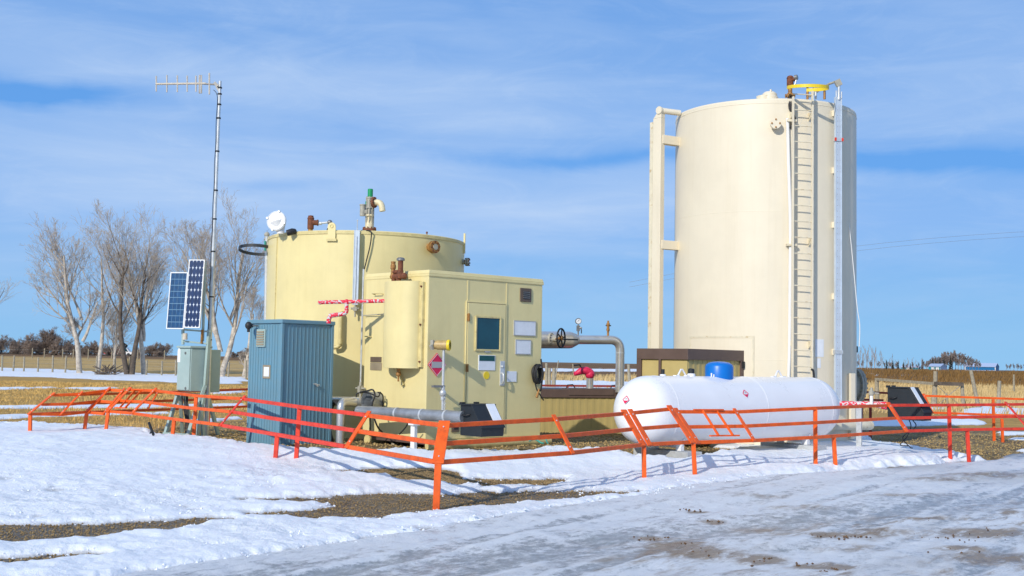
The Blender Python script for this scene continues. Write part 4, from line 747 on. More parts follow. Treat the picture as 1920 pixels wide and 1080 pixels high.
# ------------------------------------------------------------------ black sloped boxes
def slope_box(P, yaw, w, dback, dfront, h, lip, label, mm, cables, paper, name='sloped_bin'):
    """side outline in (v, z): upright back, sloping front down to a short lip; w runs along u."""
    fr = Frame(P, yaw); z0 = P[2]; o = thing(name, label, 'black box', P, yaw)
    prof = [(0, z0), (-dfront, z0), (-dfront - .01, z0 + lip), (-dback, z0 + h), (0, z0 + h)]
    MB().prism([fr.w(0, a, b_) for a, b_ in prof], fr.u * w).build('body', M['blackpaint'], o, .008)
    s = Vector((0, 0, 0)); pa, pb = (-dfront - .03, z0 + lip + .0), (-dback - .012, z0 + h + .015)
    ld = MB().hexa([fr.w(a, v, z) for (v, z) in ((pa[0], pa[1]), (pa[0] + .0, pa[1] + .03)) for a in (-.012, w + .012)][:0] or
        [fr.w(-.012, pa[0], pa[1]), fr.w(w + .012, pa[0], pa[1]), fr.w(w + .012, pb[0], pb[1]), fr.w(-.012, pb[0], pb[1]),
         fr.w(-.012, pa[0] + .03, pa[1] + .0), fr.w(w + .012, pa[0] + .03, pa[1]), fr.w(w + .012, pb[0] + .03, pb[1]), fr.w(-.012, pb[0] + .03, pb[1])]).build('lid', M['blackpaint'], o, .004)
    MB().fbox(fr, -.02, w + .02, -dback - .02, .02, z0 + h, z0 + h + .018).fbox(fr, .0, .07, -.02, .03, z0 + h + .018, z0 + h + .04).fbox(fr, w * .62, w * .62 + .07, -.02, .03, z0 + h + .018, z0 + h + .04).build('top_flap', M['blackpaint'], o, .003)
    hz = z0 + h * .68; MB().tube([fr.w(.0, -.05, hz), fr.w(-.03, -.05, hz), fr.w(-.035, -.05 - .10 * mm, hz - .005), fr.w(-.03, -.05 - .16 * mm, hz + .01), fr.w(0, -.05 - .16 * mm, hz + .01)], .011, 8).build('handle', M['black'], o)
    nn = (Vector((0, 0, 1)) * (pa[0] - pb[0]) * -1 + Vector((0, 0, 0)))
    sl = lambda a, t, off: fr.w(a, pa[0] + (pb[0] - pa[0]) * t - off * .8, pa[1] + (pb[1] - pa[1]) * t + off * .55)
    MB()._add([sl(a, t, off) for off in (.001, .012) for a, t in paper], [(3, 2, 1, 0), (4, 5, 6, 7), (0, 1, 5, 4), (1, 2, 6, 5), (2, 3, 7, 6), (3, 0, 4, 7)], False).build('paper_notice', M['paper'], o)
    return o, fr
q = at(862.5, 818, 16.45); slope_box((q.x, q.y, at(860, 816, 16.45).z), YAW, .42, .23, .44, .42, .12, 'black sloped box with white paper on its lid, in front of the cabin door', 1.0, [], [(.25, .28), (.41, .28), (.41, 1.0), (.25, 1.0)])
q = at(1664, 786, 20.6); o, fr = slope_box((q.x, q.y, q.z), YAW, .30, .40, .66, .55, .14, 'larger black sloped box on the far right, beside the tall tank and an orange rail', .8, [], [(.03, .28), (.15, .28), (.15, 1.0), (.03, 1.0)])
sb2 = o; cm = MB()
for dx, dy, yb in ((0, 0, 834), (6, 3, 838)):
    cm.tube(curve([at(1704 + dx, 786, 20.6), at(1708 + dx * 1.5, 800, 20.5), at(1700 - dx * 1.2, 820, 20.4), at(1688 + dx * 3, yb, 20.3), at(1705 + dx, yb + 2, 20.2)]), .009, 6)
tag(cm.build('dangling_cables', M['black']), 'black cables drooping to the gravel under the far right black box', 'cables')
# wrapped pipe feeding it
wp = thing('taped_pipe', 'silver and red taped pipe at the right end of the white propane tank', 'pipe', at(1630, 770, 20.7))
MB().tube([at(1560, 757, 20.9), at(1640, 758, 20.75), at(1664, 761, 20.65)], [.05, .052, .075], 16).build('main_run', M['wrap'], wp)
MB().bar(at(1611, 763, 20.6), Vector((at(1611, 838, 20.6).x, 20.6, -.05)), .09, .05).build('post', M['galv'], wp)
q = at(1634, 758, 20.7); vv = MB().cyl(q, q + Vector((0, 0, .16)), .03, 12).build('upright_valve', M['whiteplain'], wp)
MB().lathe(q + Vector((0, 0, .15)), [(.03, 0), (.05, .02), (.05, .07), (.03, .09), (.02, .14), (0, .145)], 14).cyl(q + Vector((-.03, 0, .2)), q + Vector((.13, 0, .19)), .016, 8).build('valve_head', M['greycast'], vv)
# ------------------------------------------------------------------ tall cream tank
UX, UY, UR, UZ = 4.97, 23.1, 1.755, 6.45
tt = thing('storage_tank', 'tall cream cylindrical tank with a ladder and yellow hoop at its top', 'storage tank', (UX, UY, .0))
sh = MB().lathe((UX, UY, -.1), [(UR, 0), (UR, UZ + .1 - .035)], 144).lathe((UX, UY, UZ - .035), [(UR, 0), (UR - .004, .016), (UR - .014, .028), (UR - .035, .035), (0.3, .10), (0, .11)], 144, hard=False)
sh.build('shell', M['cream'], tt)
for zz in (1.62, 4.35): MB().lathe((UX, UY, zz), [(UR, 0), (UR + .0015, .004), (UR + .0015, .012), (UR, .016)], 144).build('weld_seam', M['cream'], tt)
MB().lathe((UX, UY, UZ - .10), [(UR, 0), (UR + .005, .004), (UR + .005, .012), (UR, .018)], 144).build('weld_seam', M['cream'], tt)
p, a, fr = cylframe(1453.5, 420, UX, UY, UR); MB().fbox(fr, -.006, .006, -.005, .02, 3.2, 4.35).build('weld_seam', M['cream'], tt)
# ladder
p, a, fr = cylframe(1498.5, 400, UX, UY, UR); st = .15; wl = .185
ztop, zbot = at(1505, 172, 21.3).z, at(1506, 712, 21.3).z
ld = MB().fbox(fr, -wl - .012, -wl + .012, -st - .03, -st + .03, zbot, ztop - .12).fbox(fr, wl - .012, wl + .012, -st - .03, -st + .03, zbot, ztop).build('ladder', M['cream'], tt)
z = at(1505, 179, 21.3).z; i = 0
while z > zbot + .05:
    MB().cyl(fr.w(-wl, -st, z), fr.w(wl, -st, z), .011, 8).build('rung', M['cream_rusty'], ld); z -= .2925
for pyb in (226, 462, 655):
    zz = at(1505, pyb, 21.3).z; m_ = MB()
    for sgn in (-1, 1): m_.hexa([fr.w(sgn * wl - .006, .02, zz), fr.w(sgn * wl + .006, .02, zz), fr.w(sgn * wl + .006, -st, zz + .09), fr.w(sgn * wl - .006, -st, zz + .09), fr.w(sgn * wl - .006, .02, zz + .17), fr.w(sgn * wl + .006, .02, zz + .17), fr.w(sgn * wl + .006, -st, zz + .13), fr.w(sgn * wl - .006, -st, zz + .13)])
    m_.build('bracket', M['cream_rusty'], ld)
# yellow hoop at the head of the ladder
hc = at(1516, 163.5, 21.15); hm = MB(); pts = []
for i in range(45):
    t = R(-188 + 268 * i / 44); pts.append(hc + Vector((.37 * math.cos(t), .36 * math.sin(t) + .05, .045 * math.sin(t))))
for q0, q1 in zip(pts, pts[1:]): hm.bar(q0, q1 + (q1 - q0) * .06, .014, .06)
hm.build('ladder_hoop', M['ylw'], tt)
# fittings on the roof edge
def stub(px, pyt, pyb, Y, r, name, mm, parent=tt):
    q = at(px, pyt, Y); q2 = Vector((q.x, q.y, at(px, pyb, Y).z)); return MB().cyl(q2, q, r, 12).build(name, mm, parent)
for px in (1514, 1546): s_ = stub(px, 161, 178, 21.75, .022, 'roof_nipple', M['blackpaint']); stub(px, 172, 186, 21.75, .024, 'nipple_base', M['brass'], s_)
s_ = stub(1529.5, 172, 186, 21.7, .022, 'roof_nipple', M['galv']); MB().bar(at(1526, 168, 21.7), at(1537, 162, 21.7), .09, .08).build('elbow_block', M['greycast'], s_)
# relief valve over the ladder
b = at(1481.5, 181, 21.45); k = 21.45 / F_PX
rv = MB().lathe(b - Vector((0, 0, .12)), [(5*k, 0), (5*k, .12), (9*k, .12), (9*k, .15), (4*k, .15), (4*k, .3)], 20).bolts(b - Vector((0, 0, .02)), (0, 0, 1), 8*k, 6, 1.6*k, 7*k).build('relief_valve', M['brass'], tt)
MB().lathe(b + Vector((0, 0, 17*k)), [(5*k, 0), (6.4*k, 0), (6.4*k, 17*k), (7*k, 18*k), (5*k, 22*k), (3*k, 23*k), (0, 23.5*k)], 20).cyl(b + Vector((0, -.0, 32*k)), b + Vector((7.5*k, -.06, 32*k)), 4*k, 14).build('valve_body', M['rust'], rv)
ga = b + Vector((9.5*k, -.08, 35*k)); gd = Vector((.8, -.5, .1)).normalized(); MB().lathe(ga - gd * .03, [(0, 0), (5*k, 0), (5*k, .05), (4.4*k, .055), (0, .055)], 22, gd).build('dial', M['steel'], rv)
MB().tube([ga - Vector((0, 0, 4*k)), ga - Vector((2*k, 0, 12*k)), ga - Vector((5*k, 0, 18*k))], .014, 8).build('hose_tail', M['galv'], rv)
m_ = MB()
for dx in (-.03, 0, .035): m_.tube(curve([b + Vector((dx * .6, -.05, .02)), b + Vector((-.01 + dx, -.12, -.25)), b + Vector((.04 - dx * .7, -.13, -.45)), b + Vector((-.02 + dx * .5, -.12, -.62))]), .018, 8)
m_.build('black_hoses', M['black'], tt)
# white conduit down the shell
pts = []
for qx, qy in ((1476.5, 222), (1478.5, 300), (1482, 420), (1481.5, 520), (1480.5, 640), (1478.5, 712)):
    q, a, f2 = cylframe(qx, qy, UX, UY, UR + .06); pts.append(q)
MB().tube(curve(pts), .030, 12).build('white_conduit', M['whiteplain'], tt)
for qy in (228, 460): q, a, f2 = cylframe(1481, qy, UX, UY, UR); MB().fbox(f2, -.08, .10, -.12, .01, q.z - .02, q.z + .02).build('conduit_clip', M['cream_rusty'], tt)
# small four bolt flange
p, a, fr2 = cylframe(1453, 234, UX, UY, UR); n_ = -fr2.v; fl = MB().cyl(p - n_ * .02, p + n_ * .12, .06, 18).flange(p + n_ * .09, n_, .10, .028).flange(p + n_ * .122, n_, .10, .026).build('flange', M['cream'], tt); MB().bolts(p + n_ * .08, n_, .072, 4, .017, .085, .78).build('bolt_ring', M['brass'], fl)
# gauge board on the right
p, a, fr3 = cylframe(1571, 450, UX, UY, UR + .0); off = -.24
gdir = Frame((p.x, p.y, 0), R(20)); zt, zb = at(1571, 187, p.y).z, at(1571, 760, p.y).z; p0 = at(1571.3, 450, p.y - .2)
gf = Frame((p0.x, p0.y, 0), R(14))
gb = MB().fbox(gf, -.065, .065, -.02, .01, zb, zt).fbox(gf, -.068, -.052, -.028, .03, zb, zt).fbox(gf, .052, .068, -.028, .03, zb, zt).build('gauge_board', M['gauge'], tt, .003)
m_ = MB(); z = zb + .1
while z < zt - .15:
    m_.fbox(gf, -.030, -.012, -.0235, -.0195, z, z + .012); m_.fbox(gf, .02, .03, -.0235, -.0195, z, z + .012); z += .105
m_.fbox(gf, -.014, -.011, -.0225, -.0195, zb + .1, zt - .15).fbox(gf, -.03, .03, -.0215, -.0195, zb + .098, zb + .104); m_.fbox(gf, .021, .023, -.0225, -.0195, zb + .1, zt - .15)
m_.build('scale_marks', M['signgrey'], gb)
for pyb in (262, 660): zz = at(1571, pyb, p0.y).z; MB().fbox(gf, -.085, .085, -.036, .035, zz - .035, zz + .035).build('splice_plate', M['galv'], gb)
zz = at(1571, 262, p0.y).z; MB().fbox(gf, -.088, -.055, -.045, -.03, zz - .03, zz + .03).fbox(gf, .055, .088, -.045, -.03, zz - .03, zz + .03).build('red_marker', M['red'], gb)
for pyb in (213, 320, 422, 556, 660):
    q, a, f2 = cylframe(1562, pyb, UX, UY, UR); MB().fbox(f2, -.03, .05, -.15, .02, q.z - .055, q.z + .055).build('standoff', M['cream'], tt, .004)
q0 = Vector((gf.w(.005, -.02, 0).x, gf.w(0, -.02, 0).y, zt)); hd = MB().cyl(q0 - Vector((0, 0, .05)), q0 + Vector((0, 0, .22)), .026, 14).cyl(q0 + Vector((-.05, 0, -.02)), q0 + Vector((-.05, 0, .12)), .012, 8).cyl(q0 + Vector((.05, 0, -.02)), q0 + Vector((.05, 0, .10)), .012, 8).build('pulley_post', M['galv'], gb)
q1 = q0 + Vector((-.015, 0, .27)); MB().bar(q1 - Vector((.05, 0, .03)), q1 + Vector((.05, 0, .02)), .06, .12).tube(elbow(q1 + Vector((-.04, 0, .02)), q1 + Vector((-.14, .1, .0)), q1 + Vector((-.3, .9, -.06)), .06), .022, 10).build('pulley_arm', M['greycast'], gb)
MB().tube(curve([at(1577, 262, 22.0), at(1584, 350, 22.0), at(1594, 440, 22.0), at(1601, 510, 22.0), at(1607, 575, 22.0), at(1612, 610, 22.0), at(1611, 650, 22.0)]), .008, 6).build('rope', M['whiteplain'], tt)
# roof hatch
b = at(1443, 183, 21.75); k = 21.75 / F_PX; ht = MB().lathe(b - Vector((0, 0, .1)), [(16*k, 0), (16*k, .1), (14*k, .12), (14*k, .16), (10*k, .2), (0, .21)], 26).cyl(b + Vector((0, -.1, 0)), b + Vector((0, -.1, .13)), .02, 8).build('roof_hatch', M['cream'], tt)
MB().lathe(b - Vector((11*k, 0, .08)), [(14*k, 0), (14*k, .1), (0, .105)], 22).build('hatch_neck', M['cream_rusty'], ht)
# square downcomer on the left with its top pipe
q = at(1237.5, 420, 22.6); cf = Frame((q.x, q.y, 0), YAW); zt = at(1232, 205, 22.6).z
col = MB().fbox(cf, -.0, .12, .0, .20, .0, zt - .16)
col.hexa([cf.w(0, 0, zt - .16), cf.w(.12, 0, zt - .16), cf.w(.12, .20, zt - .16), cf.w(0, .20, zt - .16), cf.w(0, .0, zt - .02), cf.w(.12, .0, zt - .02), cf.w(.12, .08, zt - .02), cf.w(0, .08, zt - .02)])
co_ = col.build('downcomer', M['cream'], tt, .006); MB().fbox(cf, -.0, .06, .2, .28, .0, zt - .22).build('flat_rib', M['cream_rusty'], co_)
pc = cf.w(.05, .045, zt - .01); MB().lathe(pc - cf.u * .07, [(0, 0), (.075, 0), (.075, .05), (.062, .06), (.062, .14)], 22, cf.u).build('pipe_cap', M['cream'], co_)
pe = at(1275, 212, 22.75); MB().cyl(pc - cf.u * .02, pe, .058, 20).build('top_pipe', M['cream'], co_)
for pyb in (262, 459):
    za = at(1250, pyb, 22.7).z; e_ = at(1270, pyb, 22.9); s_ = cf.w(.06, .05, za); d_ = Vector((e_.x - s_.x, e_.y - s_.y, 0)); yw = math.atan2(d_.y, d_.x); f2 = Frame((s_.x, s_.y, 0), yw)
    MB().fbox(f2, 0, d_.length, -.07, .07, za - .085, za + .085).build('bracket', M['cream'], co_, .004)
# clean-out panel with rust line, sticker, manway
p, a, f4 = cylframe(1353, 700, UX, UY, UR); m_ = MB(); ang0, _ = 0, 0
(_, a0), (_, a1) = hitcyl(1294, 640, UX, UY, UR), hitcyl(1414, 640, UX, UY, UR); zt = at(1353, 630, p.y).z
def arcplate(r0, r1, t0, t1, z0, z1, n=18):
    m_ = MB(); 
    for i in range(n):
        u0, u1 = t0 + (t1 - t0) * i / n, t0 + (t1 - t0) * (i + 1) / n
        c = lambda r, t, z: Vector((UX + r * math.cos(t), UY + r * math.sin(t), z))
        m_.hexa([c(r0, u0, z0), c(r1, u0, z0), c(r1, u1, z0), c(r0, u1, z0), c(r0, u0, z1), c(r1, u0, z1), c(r1, u1, z1), c(r0, u1, z1)])
    return m_
pn = arcplate(UR - .01, UR + .012, a0, a1, .1, zt).build('cleanout_panel', M['cream'], tt)
wd = .035; m_ = arcplate(UR, UR + .018, a0, a1, zt - wd, zt); 
for q in ((a0, a0 + wd / UR), (a1 - wd / UR, a1)):
    e_ = arcplate(UR, UR + .0175, q[0], q[1], .1, zt - wd - .001, 2); m_._add(e_.v, e_.f, False)
m_.build('panel_border', M['cream_rusty'], pn)
(_, a0), (_, a1) = hitcyl(1528.5, 660, UX, UY, UR), hitcyl(1544, 660, UX, UY, UR); arcplate(UR - .01, UR + .006, a0, a1, at(1536, 669, 21.4).z, at(1536, 636, 21.4).z, 4).build('sticker', M['paper'], tt)
(_, a0), (_, a1) = hitcyl(1532, 680, UX, UY, UR), hitcyl(1538.5, 680, UX, UY, UR); arcplate(UR - .01, UR + .006, a0, a1, at(1536, 690, 21.4).z, at(1536, 672, 21.4).z, 3).build('sticker', M['paper'], tt)
mn = Vector((.98, .20, 0)).normalized(); mp_ = Vector((UX, UY, 1.16)) + mn * (UR - .05)
mw = MB().cyl(mp_, mp_ + mn * .30, .25, 30).flange(mp_ + mn * .24, mn, .335, .04).flange(mp_ + mn * .29, mn, .335, .04).build('manway', M['greycast'], tt); MB().bolts(mp_ + mn * .22, mn, .30, 20, .018, .14).build('bolt_ring', M['steel'], mw)
q = at(1596, 740, 21.95); f2 = Frame((q.x, q.y, 0), R(25)); MB().fbox(f2, -.05, .06, -.05, .06, .2, at(1596, 700, 21.95).z).fbox(f2, .06, .10, -.02, .02, .25, at(1596, 700, 21.95).z - .02).build('base_channel', M['cream'], tt, .005)
MB().cyl(at(1560, 799, 21.5), at(1632, 797.5, 22.2), .085, 18).build('skid_pipe', M['cream_rusty'], tt)
q = at(1604.5, 655, 23.0); MB().fbox(Frame(q, 0), -.03, .03, -.05, .05, q.z - .06, q.z + .06).build('junction_box', M['blackpaint'], tt, .006)
q = at(1524, 691, 21.1); MB().tube(curve([at(1521, 692, 21.1), at(1525, 696, 21.1), at(1526, 712, 21.1), at(1525, 726, 21.1)]), .02, 8).build('black_stub', M['black'], tt)
# ------------------------------------------------------------------ brown trimmed tan enclosures
def ribbed(fr, u0, u1, v0, v1, z0, z1, pitch=.075):
    m_ = MB().fbox(fr, u0, u1, v0, v1, z0, z1); a = u0 + .03
    while a < u1 - .03: m_.fbox(fr, a, a + pitch * .42, v0 - .006, v0, z0, z1); a += pitch
    return m_
E0 = at(1289, 700, 20.3); EF = Frame((E0.x, E0.y, 0), R(45)); EW, ED, EZ = 1.68, 1.09, 1.79
en = thing('valve_enclosure', 'tan ribbed enclosure with dark brown trim against the tall cream tank', 'enclosure', (E0.x, E0.y, .0), R(45))
ribbed(EF, .02, EW - .02, .02, ED - .02, .32, EZ - .12, .14).build('walls', M['tan'], en)
m_ = MB(); t_ = .035
m_.fbox(EF, -.02, EW + .02, -.02, ED + .02, EZ - .19, EZ)
for a0, b0 in ((-.02, -.02), (EW - .08, -.02), (-.02, ED - .08)): m_.fbox(EF, a0 if a0 > 0 else -.02, (a0 if a0 > 0 else -.02) + .10, b0 if b0 > 0 else -.02, (b0 if b0 > 0 else -.02) + .10, .30, EZ - .19) if not (a0 < 0 and b0 < 0) else None
m_.fbox(EF, -.022, .0, ED * .52, ED * .52 + .05, .30, EZ - .19)
m_.build('trim', M['brown'], en, .004); a_, z_ = EF.on_v(1391, 684); MB().fbox(EF, a_ - .02, a_ + .02, -.05, -.0, z_ - .06, z_ + .06).build('latch', M['blackpaint'], en)
L0 = at(1000, 760, 23.3); LF = Frame((L0.x, L0.y, 0), R(22)); lz = .985
le = thing('pipe_enclosure', 'low tan ribbed enclosure with a brown cap, between the cabin and the white tank', 'enclosure', (L0.x, L0.y, .0), R(22))
ribbed(LF, 0, 3.0, 0, 1.3, .05, lz - .16, .155).build('walls', M['tan'], le)
MB().fbox(LF, -.03, 3.03, -.035, 1.33, lz - .17, lz).build('cap', M['brown'], le, .006)
MB().fbox(LF, .75, 1.75, -.05, .3, lz - .12, lz + .016).build('cap_flashing', M['brown'], le, .004)
for a_ in (.75, 1.2 + .55):
    MB().tube([LF.w(a_, .1, lz), LF.w(a_ + .03, .1, lz + .08), LF.w(a_ + .15, .1, lz + .09), LF.w(a_ + .2, .1, lz + .02)], .011, 8).build('lift_handle', M['blackpaint'], le)
# ------------------------------------------------------------------ overhead pipe with handwheel
op = thing('insulated_pipe', 'silver clad pipe with a spoked handwheel, bending down behind the white tank', 'pipe', at(1163, 725, 24.0))
Yb = 23.9; a0, a1, a2, a3 = at(960, 637, 22.9), at(1066, 637.5, 23.6), at(1083, 637, 23.7), at(1163, 637.5, Yb)
dd = (a1 - a0).normalized(); MB().cyl(a0, a1, .17, 30).tube([a1, a1 + dd * .06, a2], [.17, .165, .10], 30).build('thick_section', M['alu'], op)
down = Vector((a3.x, a3.y, .93)); MB().tube(elbow(a2 - dd * .05, a3, down, .22, 10), .090, 24).build('thin_section', M['alu'], op)
for t in (Vector((a3.x, a3.y, 1.72)), Vector((a3.x, a3.y, 1.05))): MB().lathe(t, [(.09, 0), (.0935, 0), (.0935, .02), (.09, .02)], 24).build('band', M['galv'], op)
wn = (CF.u * .35 - CF.v).normalized(); f0 = at(1032, 636, 23.25)
vl = MB().flange(f0, wn, .125, .04).cyl(f0 - wn * .15, f0, .08, 16).cyl(f0, f0 + wn * .18, .05, 14).bolts(f0, wn, .10, 10, .012, .055).build('valve', M['greycast'], op)
w0 = at(1052, 634, 22.95); MB().cyl(f0 + wn * .1, w0, .022, 10).cyl(w0 - wn * .03, w0 + wn * .03, .045, 14).build('stem', M['brass'], vl)
x_ = wn.cross(Vector((0, 0, 1))).normalized(); rw = .185; wm = MB().tube([w0 + x_ * rw * math.cos(t) + Vector((0, 0, 1)) * rw * math.sin(t) for t in [2 * math.pi * i / 36 for i in range(36)]], .017, 10, closed=True)
for i in range(5): t = R(100 + 72 * i); wm.bar(w0, w0 + x_ * rw * math.cos(t) + Vector((0, 0, 1)) * rw * math.sin(t), .03, .014, wn)
wm.build('handwheel', M['blackpaint'], vl)
MB().bar(w0 + Vector((.0, .1, -.02)), w0 + Vector((.34, .25, -.02)), .03, .03).build('lever', M['blackpaint'], vl)
g = at(1084, 629, 23.7); gs = MB().cyl(g, g + Vector((0, 0, .22)), .016, 10).fbox(Frame(g, .3), -.028, .028, -.03, .03, g.z + .09, g.z + .2).cyl(g + Vector((.0, 0, .16)), g + Vector((.07, -.03, .15)), .016, 8).build('gauge_stem', M['steel'], op)
MB().tube([g + Vector((.05, -.03, .15)), g + Vector((.065, -.03, .1)), g + Vector((.062, -.03, .04))], .01, 6).build('valve_lever', M['black'], gs)
gq = g + Vector((0, 0, .29)); gn = Vector((.1, -1, .05)).normalized(); gg = MB().lathe(gq - gn * .03, [(0, 0), (.062, 0), (.062, .04), (.055, .05), (.052, .044)], 26, gn).build('pressure_gauge', M['steel'], gs); MB().lathe(gq + gn * .008, [(.053, 0), (.0, .002)], 24, gn).build('dial_face', M['paper'], gg)
MB().bar(gq + gn * .013 - Vector((.02, 0, .01)), gq + gn * .013 + Vector((.02, 0, .03)), .005, .004).build('needle', M['black'], gg)
g = at(1140, 628, 23.85); bt = MB().lathe(g - Vector((0, 0, .02)), [(.022, 0), (.022, .10), (.034, .10), (.034, .15), (.026, .15), (.03, .2), (.036, .21), (.036, .25), (.022, .27), (.018, .31), (0, .312)], 14).build('brass_fitting', M['brass'], op)
MB().cyl(g + Vector((-.05, 0, .19)), g + Vector((.06, 0, .19)), .012, 8).build('tee_handle', M['black'], bt)
# red wrapped bend rising from the low enclosure
tb = thing('taped_valve', 'bright red wrapped valve on a stubby silver pipe above the low enclosure', 'valve', at(1106, 730, 23.9))
q = at(1106, 735, 23.9); qt = at(1106, 708, 23.9); MB().cyl(Vector((q.x, q.y, lz - .1)), qt, .072, 20).build('stub_pipe', M['alu'], tb)
w_ = [at(1109, 704, 23.9), at(1106, 699, 23.88), at(1098, 695, 23.85), at(1089, 696, 23.82), at(1081, 700, 23.8), at(1077, 701, 23.78)]
MB().tube(curve(w_), [.075 + .022 * math.sin(math.pi * min(1, i / 24)) - .0012 * i for i in range(31)], 18).ball(w_[1] + Vector((0, 0, -.03)), .10, 16).build('wrapping', M['tape'], tb)
MB().tube([at(1091, 692, 23.82), at(1087, 684, 23.8), at(1076, 685, 23.78)], .016, 8).build('lever', M['blackpaint'], tb)
# ------------------------------------------------------------------ white propane tank
A0, A1 = at(1215, 769.5, 17.6), at(1516, 766, 20.05); zc = (A0.z + A1.z) / 2; A0.z = A1.z = zc; ax = (A1 - A0).normalized(); LN = (A1 - A0).length; RR = .525
pt_ = thing('propane_tank', 'large horizontal white propane tank with a blue dome lid behind the orange rail', 'propane tank', (A0.x, A0.y, .1), math.atan2(ax.y, ax.x))
prof = [(RR * math.sin(t), -RR * .96 * math.cos(t)) for t in [math.pi / 2 * i / 16 for i in range(17)]] + [(RR, LN * i / 8) for i in range(1, 8)] + [(RR * math.cos(t), LN + RR * .96 * math.sin(t)) for t in [math.pi / 2 * i / 16 for i in range(17)]]
MB().lathe(A0, prof, 72, ax, hard=False).build('shell', M['white'], pt_)
for t in (.12, LN * .56, LN - .02): MB().lathe(A0 + ax * t, [(RR, -.012), (RR + .004, -.004), (RR + .004, .004), (RR, .012)], 72, ax, hard=False).build('weld_seam', M['white'], pt_)
pf = Frame((A0.x, A0.y, 0), math.atan2(ax.y, ax.x))
dm = pf.w(LN * .41, 0, zc + RR - .05); MB().lathe(dm, [(.222, 0), (.222, .20), (.205, .235), (.16, .265), (.09, .28), (0, .285)], 36, hard=False).build('dome_lid', M['bluecap'], pt_)
q = dm + Vector((-.13, -.19, .03)); MB().fbox(Frame(q, -.6), -.03, -.012, -.015, .015, q.z, q.z + .07).fbox(Frame(q, -.6), .012, .026, -.015, .015, q.z, q.z + .05).build('hinge_tab', M['white'], pt_)
def onp(px, v=0): return pf.on_v(px, 705, v)[0]
for px in (1278, 1459):
    u_ = onp(px); zt = zc + RR; MB().tube([pf.w(u_ - .10, 0, zt - .02), pf.w(u_ - .015, 0, zt + .10), pf.w(u_ + .015, 0, zt + .10), pf.w(u_ + .12, 0, zt - .02)], .014, 8).fbox(pf, u_ - .16, u_ - .07, -.03, .03, zt - .03, zt + .012).fbox(pf, u_ + .08, u_ + .18, -.03, .03, zt - .03, zt + .012).build('lifting_eye', M['white'], pt_)
u_ = onp(1296); q = pf.w(u_, 0, zc + RR - .02); cp = MB().lathe(q, [(.07, 0), (.06, .05), (.05, .06)], 18).build('valve_base', M['white'], pt_); MB().lathe(q + Vector((0, 0, .05)), [(.05, 0), (.05, .07), (.04, .085), (0, .09)], 18).build('valve_cap', M['blackpaint'], cp)
u_ = onp(1243); q = pf.w(u_, 0, zc + RR - .04); cp = MB().lathe(q, [(.05, 0), (.045, .06), (.03, .065)], 16).build('gauge_base', M['white'], pt_); MB().cyl(q + Vector((0, 0, .05)), q + Vector((0, 0, .14)), .026, 12).build('gauge_cap', M['blackpaint'], cp)
# legs and cross skids
for t in (.42, LN - .42):
    for sgn in (-1, 1): MB().fbox(pf, t - .04, t + .04, sgn * .26 - .05, sgn * .26 + .05, zc - RR * 1.12, zc - RR * .78).build('leg', M['white'], pt_, .004)
    MB().hexa([pf.w(t + a, b_, z) for a, b_, z in ((-.012, -.30, zc - RR - .02), (.012, -.30, zc - RR - .02), (.012, .30, zc - RR - .02), (-.012, .30, zc - RR - .02), (-.012, -.36, zc - RR * .78), (.012, -.36, zc - RR * .78), (.012, .36, zc - RR * .78), (-.012, .36, zc - RR * .78))]).build('saddle', M['white'], pt_)
    MB().fbox(pf, t - .16, t + .16, -.56, .56, zc - RR * 1.12 - .19, zc - RR * 1.12).build('cross_skid', M['concrete'], pt_, .008)
# hazard diamonds
def decal(c, n, s, parent):
    n = n.normalized(); x_ = Vector((0, 0, 1)).cross(n).normalized(); y_ = n.cross(x_); m1 = MB(); c = c + n * .004
    for i in range(1): m1.prism([c - x_ * s, c - y_ * s, c + x_ * s, c + y_ * s], -n * .01)
    o = m1.build('hazard_diamond', M['paper'], parent); c2 = c + n * .002
    MB().prism([c2 - y_ * s * .96, c2 - y_ * s * .25 + x_ * s * .7, c2 - y_ * s * .25 - x_ * s * .7][::-1], -n * .004).build('red_corner', M['magenta'], o)
    e = MB(); cs = [c2 - x_ * s, c2 - y_ * s, c2 + x_ * s, c2 + y_ * s]
    for i in range(4): e.bar(cs[i], cs[(i + 1) % 4], .010, .004, n)
    e.build('outline', M['magenta'], o); MB().prism([c2 + y_ * s * .5 + x_ * .012, c2 + y_ * s * .1 + x_ * .03, c2 + y_ * s * .1 - x_ * .03], -n * .003).build('flame_mark', M['signgrey'], o)
def hitsph(px, py, C, r):
    d = ray(px, py).normalized(); o_ = CAM - C; b_ = d.dot(o_); c_ = o_.dot(o_) - r * r; return CAM + d * (-b_ - math.sqrt(b_ * b_ - c_))
q = hitsph(1174, 749.5, A0, RR); decal(q, q - A0, .058, pt_)
d = ray(1397.5, 738); best = None     # march to the cylinder
for i in range(4000):
    q = CAM + d * (16 + i * .0015); w_ = q - A0; rad = (w_ - ax * w_.dot(ax))
    if rad.length < RR: best = (q, rad); break
decal(best[0], best[1], .062, pt_)
